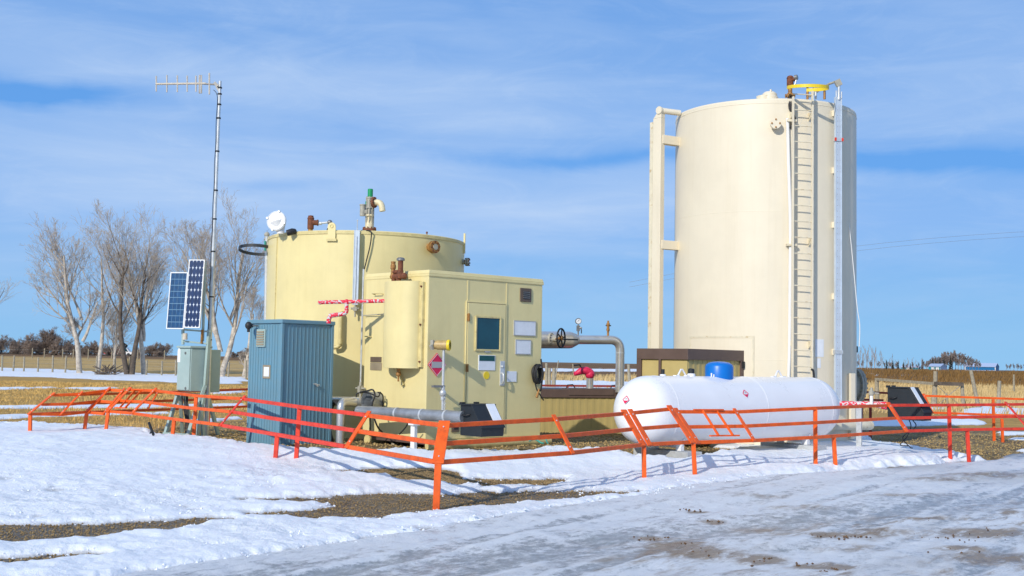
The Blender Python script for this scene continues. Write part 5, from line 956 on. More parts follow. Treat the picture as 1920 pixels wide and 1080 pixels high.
# ------------------------------------------------------------------ sloping guard rails
GR = 'sloped guard rails around the site'
def rails(label, low, top, posts, braces, mm, name='guard_rail', wr=.048, mid=True, hanger=None):
    """low / top: (px, py, Y) nodes; posts: (px0, py0, px1, py1, Y) from rail to ground; braces: (index along the nodes, width)."""
    L = [at(*q) for q in low]; T = [at(*q) for q in top]; o = thing(name, label, 'guard rail', (sum((q.x for q in L)) / len(L), sum((q.y for q in L)) / len(L), tz(L[0].x, L[0].y)), 0, GR)
    fw_ = lambda: None
    def run(P, nm='rail'):
        m_ = MB()
        for a_, b_ in zip(P, P[1:]):
            d = (b_ - a_).normalized(); m_.bar(a_ - d * .004, b_ + d * .004, wr * .9, wr)
        m_.build(nm, M[mm], o, .004)
    if low: run(L)
    run(T)
    if mid: run([(a_ + b_) / 2 + Vector((0, -.004, 0)) for a_, b_ in zip(L, T)])
    for i, w_ in braces:
        i0 = int(i); fr_ = i - i0; g = lambda P: P[i0] if fr_ == 0 else P[i0].lerp(P[i0 + 1], fr_)
        a_, b_ = g(L), g(T); d = (b_ - a_).normalized(); off = Vector((0, -.03, .02))
        br = MB().bar(a_ - d * .035 + off, b_ + d * .04 + off, w_, .016).build('brace', M[mm], o, .003)
        MB().cyl(a_ + d * .05 + off * .5, a_ + d * .05 + off * 1.5, .008, 8).cyl(b_ - d * .05 + off * .5, b_ - d * .05 + off * 1.5, .008, 8).build('bolt_pair', M['galv'], br)
    for (x0, y0, x1, y1, Y, *w_) in posts:
        a_ = at(x0, y0, Y); b_ = at(x1, y1, Y); gzv = tz(b_.x, b_.y); d = (b_ - a_).normalized(); b_ = b_ + d * .25; w_ = w_[0] if w_ else .055
        MB().bar(a_ + d * .01, b_, w_, w_, Vector((0, 1, .01))).build('post', M[mm], o, .004)
    if hanger:
        h = [at(*q) for q in hanger]
        m_ = MB().bar(h[0], h[1], .035, .02).bar(h[2], h[3], .035, .02).bar(h[4], h[5], .02, .03).bar(h[6], h[7], .02, .03); m_.build('sign_hanger', M[mm], o)
    return o
rails('orange corner guard rail nearest the road, meeting at one stout leaning post', [(652, 838, 13.66), (822, 867, 11.95), (1072, 849, 13.45), (1204, 834, 15.0)], [(690, 779, 13.85), (833, 798, 12.3), (1040, 786, 13.65), (1171, 775.5, 15.25)],
      [(822, 862, 818, 952, 11.93, .07), (1207, 834, 1208, 902, 15.02)], [(0, .07), (1, .12), (2, .06), (3, .10)], 'orange')
rails('short orange guard rail bay in front of the white tank\'s round end', [(1216, 833, 15.05), (1296, 829, 15.74)], [(1183, 774.5, 15.3), (1256, 767, 16.0)], [(1300, 830, 1303, 897, 15.75)], [(0, .08), (1, .10)], 'orange')
rails('long orange guard rail before the white propane tank with a small sign hanger', [(1306, 829.5, 15.8), (1412, 826, 16.35), (1529, 820, 17.3), (1697, 808.5, 19.35)], [(1268, 772, 16.05), (1378, 772.5, 16.6), (1528, 765.5, 17.6), (1665, 760, 19.65)],
      [(1528.5, 766, 1529, 869, 17.62), (1563, 818, 1567, 885, 17.7)], [(0, .08), (1, .06), (3, .07)], 'orange',
      hanger=[(1301, 768.3, 16.2), (1356, 768.3, 16.45), (1331, 817, 16.05), (1386, 816.5, 16.3), (1318, 770, 16.25), (1347, 816, 16.1), (1344, 770, 16.4), (1374, 816, 16.22)])
rails('bright red guard rail at the far right edge, nearest the icy road', [(1699, 808.3, 19.4), (1800, 805.5, 20.2), (1925, 804, 20.9), (2060, 803, 22)], [(1667, 760, 19.7), (1780, 759.5, 20.5), (1886, 758.5, 21.2), (2020, 757, 22.3)],
      [(1779.5, 760, 1781.5, 858, 20.5), (1813.5, 806, 1817, 869, 20.3)], [(0, .06), (2, .07)], 'red')
rails('red guard rail in front of the blue cabinet', [(646, 837, 13.75), (520, 815, 15.6), (416, 797.5, 17.55)], [(686, 778, 13.95), (562, 763, 15.55), (457, 748, 17.75)], [(520, 815, 515, 879, 15.6), (562, 763, 554, 881, 15.6)], [(2, .06)], 'red')
rails('orange guard rail in front of the solar panel stand with a small hanger', [(412, 796.5, 17.65), (327, 786, 19.2), (250, 775, 20.7), (204, 771.5, 21.2)], [(452, 747.5, 17.85), (367, 742, 19.4), (291, 732.5, 20.95), (243, 731, 21.45)],
      [(327, 786, 323, 822, 19.2), (368, 743, 363, 823, 19.4), (203, 772, 198, 812, 21.2)], [(2, .09), (3, .11)], 'orange',
      hanger=[(247, 730.5, 21.3), (270, 730.5, 21.15), (216, 764.5, 21.1), (237, 764.5, 20.9), (254, 731, 21.3), (225, 764, 21.05), (266.5, 731, 21.2), (235, 764, 20.95)])
rails('short orange guard rail bay on the snow between two wide braces', [(196, 776, 21.3), (167, 773.5, 21.4)], [(232, 733, 21.5), (205, 731, 21.6)], [], [(0, .09), (1, .09)], 'orange')
rails('leftmost orange guard rail corner standing in the snow', [(163, 772.5, 21.4), (116, 777.5, 21.0), (57, 776.5, 20.6)], [(203, 732, 21.6), (153, 738.5, 21.2), (100, 741, 20.9)], [(163, 773, 157.5, 813, 21.4), (57, 776, 56, 824, 20.6)], [(0, .10), (1, .09), (2, .08)], 'orange')
rails('dull orange guard rail behind the solar stand, running from the left corner', [(60, 776.5, 20.7), (240, 770, 22.7), (360, 766, 24), (490, 761, 25.4)], [(103, 741, 21), (260, 737, 22.9), (380, 733, 24.2), (490, 729, 25.6)], [(378, 733, 378, 810, 24.2), (391, 765, 391, 811, 24.3)], [(1.3, .05)], 'orange')
rails('dark red guard rail seen through the gap behind the low enclosure', [(970, 745, 28), (1210, 747, 28)], [(960, 722.5, 28), (1210, 724.5, 28)], [(1064, 723, 1064, 765, 28)], [], 'darkred')
rails('dark red guard rail behind the right foot of the tall tank', [(1560, 747.5, 27), (1656, 750.5, 27)], [(1560, 732, 27.4), (1664, 737, 27.4)], [(1616, 750, 1616, 806, 27.1), (1632, 735, 1632, 807, 27.4)], [], 'darkred', mid=False)
rails('orange guard rail at the back right, beyond the dark wet puddles', [(1746, 773.5, 26.5), (1868, 778, 26.5), (2060, 784, 26.5)], [(1731, 742, 27), (1860, 746.5, 27), (2050, 753, 27)], [(1862, 748, 1864, 826, 26.9), (1878.5, 784, 1880, 828, 26.5)], [(0, .07)], 'orange', mid=False)
sk_ = MB().bar(at(279, 792, 18.5), at(288, 816, 18.4), .03).bar(at(285, 807, 18.4), at(281, 813, 18.4), .02)
tag(sk_.build('steel_stake', M['blackpaint']), 'dark bent stake sticking out of the snow left of the solar stand', 'stake')
# ------------------------------------------------------------------ solar stand
YS = 20.0; SP = gnd(352, 815, .15); SPx = at(356, 735, YS); SF = Frame((SPx.x, SPx.y, 0), YAW)
ss = thing('solar_stand', 'pale green stand carrying two solar panels above a steel equipment box', 'solar stand', (SPx.x, SPx.y, .15), YAW)
zb, zt = at(355, 734, YS).z, at(355, 649, YS).z; sw, sd = .37, .45
bx_ = MB().fbox(SF, 0, sw, 0, sd, zb, zt - .03).build('equipment_box', M['sage'], ss, .01)
MB().fbox(SF, -.03, sw + .02, -.02, sd + .03, zt - .03, zt + .005).build('box_lid', M['sage'], bx_, .006)
MB().fbox(SF, -.022, .0, .01, sd - .01, zb + .015, zt - .045).build('box_door', M['sage'], bx_, .008)
v0, z0 = SF.on_u(338, 665); MB().fbox(SF, -.026, -.02, v0 - .05, v0 + .05, z0 - .13, z0 + .05).cyl(SF.w(-.026, v0, z0 + .06), SF.w(-.02, v0, z0 + .06), .05, 16).build('white_label', M['whiteplain'], bx_)
for qy in (662, 728): v0, z0 = SF.on_u(350.5, qy); MB().cyl(SF.w(-.022, v0, z0), SF.w(-.036, v0, z0), .022, 12).build('latch', M['steel'], bx_)
MB().fbox(SF, sw + .03, sw + .22, .05, .40, zb - .02, zt - .05).build('rear_box', M['sage'], ss, .01)
# panels
PN = Vector((-.14, -.98, .10)).normalized(); PX = Vector((.82, -.57, 0)); PX = (Vector((0, 0, 1)).cross(PN) * -1).normalized(); PX = PX if PX.x > 0 else -PX; PY = PN.cross(PX); PY = PY if PY.z > 0 else -PY
def panel(px0, px1, pyt, pyb, Y, cell, label):
    c = at((px0 + px1) / 2, (pyt + pyb) / 2, Y); wd = (px1 - px0) / F_PX * Y / abs(PX.x + PX.y * -(c.x / c.y)) / 2; hh = (pyb - pyt) / F_PX * Y / PY.z / 2
    cs = lambda s_, t_, o_: c + PX * wd * s_ + PY * hh * t_ + PN * o_
    m_ = MB().hexa([cs(-1, -1, -.03), cs(1, -1, -.03), cs(1, 1, -.03), cs(-1, 1, -.03), cs(-1, -1, .0), cs(1, -1, .0), cs(1, 1, 0), cs(-1, 1, 0)])
    e = .014 / wd; e2 = .014 / hh
    o = m_.build('solar_panel', M['galv'], ss, .003); tag(o, label)
    f_ = MB(); 
    for (s0, s1, t0, t1) in ((-1, -1 + e, -1, 1), (1 - e, 1, -1, 1), (-1 + e, 1 - e, -1, -1 + e2), (-1 + e, 1 - e, 1 - e2, 1)):
        f_.hexa([cs(s0, t0, -.031), cs(s1, t0, -.031), cs(s1, t1, -.031), cs(s0, t1, -.031), cs(s0, t0, .01), cs(s1, t0, .01), cs(s1, t1, .01), cs(s0, t1, .01)])
    f_.build('panel_frame', M['whiteplain'], o)
    g = MB()._add([cs(-1 + e, -1 + e2, .004), cs(1 - e, -1 + e2, .004), cs(1 - e, 1 - e2, .004), cs(-1 + e, 1 - e2, .004)], [(0, 1, 2, 3)], False).build('cells', M[cell], o)
    ul = g.data.uv_layers.new(name='UVMap')
    for li, uv in zip(range(4), ((0, 0), (1, 0), (1, 1), (0, 1))): ul.data[li].uv = uv
    return c, wd, hh
pa_ = panel(316, 348.5, 510, 617, 20.02, 'cells_blue', 'lower solar panel with square blue cells'); pb_ = panel(350, 379.5, 486, 615, 20.0, 'cells_dark', 'taller solar panel with rounded dark cells')
fm = MB(); b0 = at(386, 490, 20.15)
fm.bar(at(384.5, 492, 20.15), at(380, 640, 20.15), .045, .03); fm.bar(at(343, 618, 20.1), at(395, 622, 20.15), .05, .03).bar(at(345, 640, 20.1), at(392, 645, 20.15), .05, .03).bar(at(343, 618, 20.1), at(343, 646, 20.1), .05, .03).bar(at(392.5, 618, 20.15), at(385, 722, 20.15), .055, .055)
fm.bar(at(385, 722, 20.15), at(374, 752, 20.1), .055, .055).build('panel_mount', M['sage'], ss, .003)
MB().cyl(at(347, 625, 20.05), at(347, 637, 20.05), .04, 12).build('lamp_body', M['ivory'], ss); MB().bar(at(379.5, 618, 20.1), at(378, 644, 20.1), .03).build('rusty_tab', M['brass'], ss)
for (x0, y0, Y0, x1, y1, Y1) in ((334, 737, 20.2, 310, 814, 20.1), (337, 738, 20.4, 342, 810, 20.9), (345, 738, 20.4, 361, 806, 21.0), (373, 750, 20.1, 352, 818, 19.7), (374, 738, 20.2, 381, 815, 20.1), (388, 735, 20.3, 408, 812, 20.5), (383, 738, 20.15, 370, 812, 20.0)):
    a_, b_ = at(x0, y0, Y0), at(x1, y1, Y1); d = (b_ - a_).normalized(); MB().bar(a_, b_ + d * .12, .055, .055).build('leg', M['sage'], ss, .003)
MB().bar(at(333, 738, 20.1), at(392, 742, 20.4), .06, .05).bar(at(308, 812, 20.1), at(352, 815, 19.75), .07, .03).build('base_rail', M['sage'], ss)
cm = MB()
for dx, dy in ((0, 0), (4, 3), (8, -2), (11, 4)): cm.tube(curve([at(341 + dx, 738, 20.25), at(343 + dx * .8, 760, 20.15), at(348 + dx * .5, 785, 20.1), at(347 + dx * .9, 806 + dy, 20.05), at(352 + dx * .6, 815, 20.0)]), .012, 6)
cm.build('wiring', M['black'], ss)
# ------------------------------------------------------------------ antenna mast
YM = 20.25; m0, m1 = at(386, 822, YM), at(412.8, 152, YM)
ms = thing('antenna_mast', 'thin tall metal mast with a comb-like antenna at the top, beside the solar stand', 'antenna mast', (m0.x, m0.y, m0.z))
mk = lambda y: m0 + (m1 - m0) * ((822 - y) / 670.0)
MB().tube([mk(835), mk(600), mk(400), mk(152)], [.042, .036, .030, .026], 14).build('pole', M['galv'], ms)
cb_ = []
for i, y in enumerate(range(190, 720, 40)): cb_.append(mk(y) + Vector((-.026 - .008 * (i % 2), -.03, 0)))
MB().tube(curve([mk(172) + Vector((-.10, -.03, .02)), mk(176) + Vector((-.05, -.03, 0))] + cb_), .006, 6).build('coax_cable', M['black'], ms)
for y in (165, 177, 197, 223, 286, 360, 414, 475, 560, 640, 700): q = mk(y); MB().cyl(q + Vector((0, 0, -.010)), q + Vector((0, 0, .014)), .038, 10).build('clamp', M['blackpaint'], ms)
q0, q1 = at(292, 157.5, YM), at(408, 158, YM); an = MB().cyl(q0, at(386, 156.5, YM), .019, 10).build('antenna_boom', M['ivory'], ms); MB().cyl(at(376, 156.7, YM), at(404, 158.5, YM), .016, 10).bar(at(402, 155, YM), at(409, 162, YM), .05, .05).bar(at(404, 158, YM), at(411, 172, YM), .03, .03).build('antenna_bracket', M['steel'], an)
for x_, h_, r_ in ((293, 14.5, .012), (313, 16, .012), (332.5, 15.5, .012), (351, 15, .012), (367.5, 15, .012), (392.5, 20, .014)): MB().cyl(at(x_, 157 - h_, YM), at(x_, 157 + h_, YM), r_, 8).build('element', M['ivory'], an)
MB().tube([at(374, 141, YM), at(377.5, 141, YM), at(377.5, 175, YM), at(374, 175, YM)], .013, 8, closed=True).build('folded_dipole', M['ivory'], an)
# ------------------------------------------------------------------ bare trees
def grow(segs, p, d, L, r, lev, rn, P):
    n = P['n'][min(lev, len(P['n']) - 1)]; q = Vector(p); d = Vector(d).normalized(); pts = [(q.copy(), r)]
    wob = P['wob'][min(lev, len(P['wob']) - 1)]; tip = r * (0.30 if lev == 0 else 0.25)
    for i in range(n):
        d = (d + Vector((rn.gauss(0, wob), rn.gauss(0, wob), rn.gauss(0, wob) + P['up'] * (0.12 if lev else 0.03)))).normalized()
        q = q + d * (L / n); rr = r + (tip - r) * ((i + 1) / n); segs.append((lev, pts[-1][0], q.copy(), pts[-1][1], max(rr, P['rmin']))); pts.append((q.copy(), max(rr, P['rmin']))); 
        if lev < P['lev']:
            t = (i + 1) / n; start = P['start'] if lev == 0 else 0.15
            if t > start:
                k = P['kids'][min(lev, len(P['kids']) - 1)]; k = int(k) + (rn.random() < k % 1)
                for _ in range(k):
                    az = rn.random() * 2 * math.pi; x_ = d.orthogonal().normalized(); y_ = d.cross(x_); sp = P['spread'] * (0.75 + 0.5 * rn.random())
                    dd = d * math.cos(sp) + (x_ * math.cos(az) + y_ * math.sin(az)) * math.sin(sp)
                    cl_ = L * P['ratio'] * (1.15 - 0.65 * t) * (0.7 + 0.6 * rn.random()); cl_ = min(cl_, P.get('maxl', 99))
                    grow(segs, q, dd, cl_, max(rr * (0.5 if lev else 0.5), P['rmin']), lev + 1, rn, P)
def segmesh(name, segs, m, parent):
    me = bpy.data.meshes.new(name); vs, fs, off = [], [], 0
    inv = MW[parent.name].inverted(); t0 = np.array(inv.translation)
    for sides, sel in ((7, [s for s in segs if s[3] > .09]), (5, [s for s in segs if .035 < s[3] <= .09]), (3, [s for s in segs if s[3] <= .035])):
        if not sel: continue
        a = np.array([tuple(s[1]) for s in sel]); b = np.array([tuple(s[2]) for s in sel]); ra = np.array([s[3] for s in sel]); rb = np.array([s[4] for s in sel])
        d = b - a; d /= np.linalg.norm(d, axis=1)[:, None] + 1e-9; h = np.where(np.abs(d[:, 2:3]) > .9, np.array([[1., 0, 0]]), np.array([[0, 0, 1.]])); x = np.cross(d, h); x /= np.linalg.norm(x, axis=1)[:, None]; y = np.cross(d, x)
        k = len(sel); th = 2 * np.pi * np.arange(sides) / sides; c, s_ = np.cos(th), np.sin(th)
        ring = x[:, None, :] * c[None, :, None] + y[:, None, :] * s_[None, :, None]
        va = a[:, None, :] + ring * ra[:, None, None]; vb = b[:, None, :] + ring * rb[:, None, None]
        v = np.concatenate([va, vb], 1).reshape(-1, 3) + t0; base = off + np.arange(k)[:, None] * 2 * sides; j = np.arange(sides)
        f = np.stack([base + j, base + (j + 1) % sides, base + sides + (j + 1) % sides, base + sides + j], -1).reshape(-1, 4)
        vs.append(v); fs.append(f); off += len(v)
    v = np.concatenate(vs); f = np.concatenate(fs)
    me.vertices.add(len(v)); me.vertices.foreach_set('co', v.ravel().astype(np.float32)); me.loops.add(f.size); me.loops.foreach_set('vertex_index', f.ravel().astype(np.int32)); me.polygons.add(len(f))
    me.polygons.foreach_set('loop_start', np.arange(0, f.size, 4).astype(np.int32)); me.polygons.foreach_set('use_smooth', np.ones(len(f), bool)); me.update(calc_edges=True); me.materials.append(m)
    o = bpy.data.objects.new(name, me); S.collection.objects.link(o); o.parent = parent; MW[o.name] = MW[parent.name]; return o
M['bark_pale'] = mat('pale_poplar_bark', (0.56, 0.49, 0.40), 0.85, var=0.30, vscale=3.5)
M['twig'] = mat('grey_brown_twigs', (0.50, 0.425, 0.345), 0.85, var=0.2, vscale=2)
M['bark_dark'] = mat('dark_bark', (0.13, 0.10, 0.075), 0.9, var=0.3, vscale=4)
M['twig_brown'] = mat('brown_twigs', (0.33, 0.25, 0.195), 0.9, var=0.25, vscale=1)
POP = dict(n=(10, 9, 7, 5, 3), wob=(.05, .07, .10, .14, .2), up=.75, kids=(1.2, 1.0, .8, .5), lev=4, start=.20, spread=.66, ratio=.60, rmin=.0065)
def tree(label, stems, P, seed, barkm, twigm, name='bare_tree', group='bare trees along the far fence', cat='tree'):
    """stems: (px, py base, px, py top, Y, base radius)."""
    rn = random.Random(seed); b0 = at(stems[0][0], stems[0][1], stems[0][4]); bz = tz(b0.x, b0.y); o = thing(name, label, cat, (b0.x, b0.y, bz), 0, group); segs = []
    for (x0, y0, x1, y1, Y, r_) in stems:
        a_ = at(x0, y0, Y); a_.z = bz - .2 if abs(y0 - stems[0][1]) < 6 else a_.z; b_ = at(x1, y1, Y); dr = b_ - a_; grow(segs, a_, dr + Vector((0, rn.uniform(-.5, .5), 0)), dr.length * .82, r_, 0, rn, P)
    segmesh('trunk', [s for s in segs if s[0] <= 1], barkm, o); segmesh('crown', [s for s in segs if s[0] > 1], twigm, o); return o
YT = 82
tree('pale barked bare tree with wide limbs, left of the leaning trunk', [(150, 692, 168, 428, YT, .21), (153, 618, 58, 525, YT, .12), (154, 600, 110, 450, YT, .10), (155, 640, 205, 560, YT, .12), (152, 655, 120, 600, YT, .07)], POP, 11, M['bark_pale'], M['twig'])
tree('bare tree with one leaning pale trunk in the left group', [(183, 690, 235, 440, YT + 1, .17), (199, 610, 255, 540, YT + 1, .09)], dict(POP, start=.42), 12, M['bark_pale'], M['twig'])
tree('bare tree with two dark trunks close together in the left group', [(240, 692, 205, 425, YT - 1, .2), (247, 694, 285, 470, YT - 1, .21), (236, 650, 214, 634, YT - 1, .16)], dict(POP, start=.35), 13, M['bark_dark'], M['twig'])
tree('tall pale bare tree just left of the solar panels', [(271, 694, 262, 418, YT, .19), (269, 640, 300, 480, YT, .14), (266, 600, 225, 470, YT, .10)], POP, 14, M['bark_pale'], M['twig'])
tree('forked bare tree standing behind the antenna mast', [(415, 698, 455, 415, YT - 2, .22), (410, 640, 335, 432, YT - 2, .16), (412, 655, 365, 425, YT - 2, .12), (414, 660, 395, 440, YT - 2, .18), (430, 600, 492, 470, YT - 2, .12)], POP, 15, M['bark_pale'], M['twig'])
tree('stubby leaning pale trunk beside the blue cabinet', [(463, 700, 480, 560, YT - 3, .22), (458, 702, 462, 660, YT - 3, .2)], dict(POP, start=.5, kids=(1, 1, 1, 1)), 16, M['bark_pale'], M['twig'])
tree('bare tree cut off by the left edge', [(-52, 690, -46, 500, YT + 4, .2)], POP, 17, M['bark_dark'], M['twig'])
tree('small bare tree with thin upright limbs between the pale tree and the dark twin trunks', [(215, 690, 222, 560, YT + 6, .12), (217, 690, 200, 590, YT + 6, .09)], dict(POP, start=.2), 18, M['bark_pale'], M['twig'])
o = MB(); rn = random.Random(4)
for i in range(46):
    x_ = 192 + 24 * rn.random(); a_ = at(x_, 690, YT - 3); a_.z = tz(a_.x, a_.y) + .05 + .3 * rn.random(); o.bar(a_, a_ + Vector((rn.uniform(-.9, .9), rn.uniform(-.3, .3), rn.uniform(-.05, .5))), .05)
tag(o.build('brush_pile', M['bark_dark']), 'low heap of dead branches between tree trunks on the left', 'brush pile', None, 'stuff')
# dark brushy thickets behind the fence
BUSH = dict(n=(5, 5, 4, 3), wob=(.16, .2, .25, .3), up=.25, kids=(2.4, 2.1, 1.8), lev=3, start=.12, spread=.85, ratio=.60, rmin=.013)
def bush(label, x0, x1, yt, Y, seed, cat='shrub', mm='twig_brown', name='bare_shrub', nst=None, grp='brown thickets beyond the far fence'):
    rn = random.Random(seed); c = at((x0 + x1) / 2, 668, Y); bz = tz(c.x, c.y); o = thing(name, label, cat, (c.x, c.y, bz), 0, grp); segs = []; hgt = at((x0 + x1) / 2, yt, Y).z - bz; wid = (x1 - x0) / F_PX * Y
    for i in range(nst or 9):
        u_ = rn.uniform(-.5, .5); a_ = Vector((c.x + u_ * wid * .55, c.y + rn.uniform(-.2, .2) * wid, bz)); h_ = hgt * (1 - 1.2 * u_ * u_) * rn.uniform(.55, .85)
        grow(segs, a_, Vector((u_ * 1.7 + rn.gauss(0, .2), rn.gauss(0, .25), 1)), h_, .035 * hgt, 0, rn, BUSH)
    segs.append((0, Vector((c.x - wid * .32, c.y, bz + .02)), Vector((c.x + wid * .32, c.y, bz + .02)), .05 * hgt, .05 * hgt))
    segmesh('stems', [s for s in segs if s[0] == 0], M['bark_dark'], o); segmesh('crown', [s for s in segs if s[0] > 0], M[mm], o)
BL = [('dark brown thicket cut by the left edge behind the fence', -60, 60, 628, 180), ('dark thicket second from the left behind the fence', 20, 95, 632, 190), ('broad dome-shaped brown bush left of the pale barked tree', 48, 120, 608, 160), ('brown thicket directly behind the pale barked tree', 100, 165, 640, 185), ('brown thicket between the pale tree and leaning trunk', 150, 200, 640, 195),
      ('low grey thicket left of the solar stand box', 262, 300, 640, 210), ('low grey thicket touching the solar stand box', 290, 330, 642, 215), ('low thicket between the mast and the blue cabinet', 425, 478, 655, 220), ('brown thicket right of the leaning trunk', 180, 238, 642, 200)]
for i, (lb, x0, x1, yt, Y) in enumerate(BL): bush(lb, x0, x1, yt, Y, 30 + i, nst=12 if x1 - x0 > 60 else 8)
# ------------------------------------------------------------------ far right: poplar row, spruces, farm
M['far_twig'] = mat('far_hazed_twigs', (0.42, 0.37, 0.345), 0.9, var=0.15, vscale=.3); M['far_brown'] = mat('far_brown_twigs', (0.27, 0.215, 0.19), 0.9, var=0.2, vscale=.3)  # poplar twig colour is greyed to paint in distance haze
def copytree(src, loc, sc, rot, label, grp):
    c = src.copy(); S.collection.objects.link(c); c.location = loc; c.scale = (sc, sc, sc); c.rotation_euler = (0, 0, rot)
    if label: c['label'] = label
    for ch in src.children: k = ch.copy(); S.collection.objects.link(k); k.parent = c
    return c
def far_base(px, Y): c = at(px, 690, Y); return Vector((c.x, Y, tz(c.x, Y)))
FARP = dict(n=(7, 5, 4, 3), wob=(.05, .1, .15, .2), up=.9, kids=(1.6, 1.2, 1.0), lev=3, start=.2, spread=.38, ratio=.34, rmin=.03)
rn = random.Random(5); Yf = 560.0
def fartree(px, yt, Y, seed, label, grp, P=FARP, tw='far_twig', name='poplar', r0=.16):
    b_ = far_base(px, Y); o = thing(name, label, 'tree', b_, 0, grp); segs = []; h_ = at(px, yt, Y).z - b_.z; rr = random.Random(seed)
    grow(segs, b_, Vector((rr.gauss(0, .05), 0, 1)), h_, r0, 0, rr, P); segmesh('trunk', [s for s in segs if s[0] == 0], M[tw], o); segmesh('crown', [s for s in segs if s[0] > 0], M[tw], o); return o
g1 = 'thin poplars in a distant row right of the tall tank'; lp = 'thin leafless poplar in the distant row just right of the tall tank'
protos = [fartree(1612, 658, Yf, 50, lp, g1), fartree(1624, 654, Yf + 10, 51, lp, g1), fartree(1640, 656, Yf + 20, 52, lp, g1)]
for i in range(26):
    px = 1600 + 132 * (i / 26) ** 1.0 + rn.uniform(-2, 2); b_ = far_base(px, Yf + rn.uniform(-10, 60)); copytree(protos[i % 3], b_, rn.uniform(.6, .95) * (1.08 if px < 1655 else .72), rn.random() * 6, None, None)
g2 = 'round leafless trees in the distant clump behind the farm'; lp2 = 'round leafless tree in the distant clump between the two farm buildings'
RND = dict(FARP, spread=.75, ratio=.5, kids=(2, 2, 1.5), rmin=.06)
pr2 = [fartree(1770, 668, 700, 60, lp2, g2, RND, 'far_brown', 'leafless_tree'), fartree(1785, 667, 705, 61, lp2, g2, RND, 'far_brown', 'leafless_tree')]
for i in range(20):
    px = 1732 + 108 * i / 20; e = math.exp(-((px - 1788) / 40) ** 2); copytree(pr2[i % 2], far_base(px, 700 + rn.uniform(0, 40)), .45 + .6 * e + rn.uniform(-.08, .08), rn.random() * 6, None, None)
for i in range(16): px = 1600 + 140 * i / 15 + rn.uniform(-4, 4); copytree(pr2[i % 2], far_base(px, 570 + rn.uniform(0, 30)), rn.uniform(.26, .42), rn.random() * 6, 'low leafless bush at the foot of the distant poplar row', None)
for i in range(8): px = 1888 + 46 * i / 7; copytree(pr2[i % 2], far_base(px, 900), .42 + .12 * rn.random(), rn.random() * 6, 'low leafless bush on the skyline at the far right edge', None)
M['spruce'] = mat('dark_spruce_needles', (0.028, 0.034, 0.022), 0.9, var=0.3, vscale=0.4)
def spruce(px, yt, Y, label, seed):
    rr = random.Random(seed); b_ = far_base(px, Y); o = thing('spruce', label, 'tree', b_, 0, 'dark spruces on the skyline'); h_ = at(px, yt, Y).z - b_.z + .2; m_ = MB(); m_.cyl(b_, b_ + Vector((0, 0, h_ * .9)), .16, 6, .03); m_.build('trunk', M['bark_dark'], o); m_ = MB()
    for i in range(160):
        t = i / 160; z = .08 + .92 * t; rad = h_ * .17 * (1 - t) ** .85 * rr.uniform(.6, 1.15) + .08; az = rr.random() * 6.283; c = b_ + Vector((0, 0, h_ * z)); e = c + Vector((rad * math.cos(az), rad * math.sin(az), -.35 * rad)); s_ = Vector((-math.sin(az), math.cos(az), 0)) * rad * .33
        m_._add([c + Vector((0, 0, .25)), e + s_, e - s_, c - Vector((0, 0, .15))], [(0, 1, 2), (1, 3, 2)], False)
    m_.build('crown', M['spruce'], o)
SPR = [(1674, 676, 'short broad dark spruce in front of the distant poplar row'), (1662.5, 675, 'narrow dark spruce left of the broad one in the poplar row'), (1684, 678, 'narrow dark spruce right of the broad one in the poplar row'), (1694.5, 680, 'small dark spruce above the long low farm roof'),
       (1707, 682, 'tiny dark spruce at the right end of the poplar row'), (1729, 677, 'dark spruce just left of the white farmhouse'), (1723, 680, 'small dark spruce furthest left beside the white farmhouse'), (1749, 672, 'brownish spruce behind the left end of the white farmhouse'),
       (1755, 670, 'pointed spruce behind the middle of the white farmhouse'), (1770, 670, 'spruce behind the right end of the white farmhouse'), (1782.5, 667, 'tallest dark spruce on the skyline, right of the white farmhouse'), (1762, 672, 'blunt spruce between two pointed ones behind the farmhouse')]
for i, (px, yt, lb) in enumerate(SPR): spruce(px, yt, 690 if px > 1715 else 540, lb, 70 + i)
M['barnblue'] = mat('blue_steel_cladding', (0.012, 0.17, 0.40), 0.45, var=0.05); M['roofgrey'] = mat('pale_steel_roof', (0.42, 0.50, 0.66), 0.4, var=0.04); M['teal_trim'] = mat('teal_painted_wood', (0.02, 0.26, 0.33), 0.5)
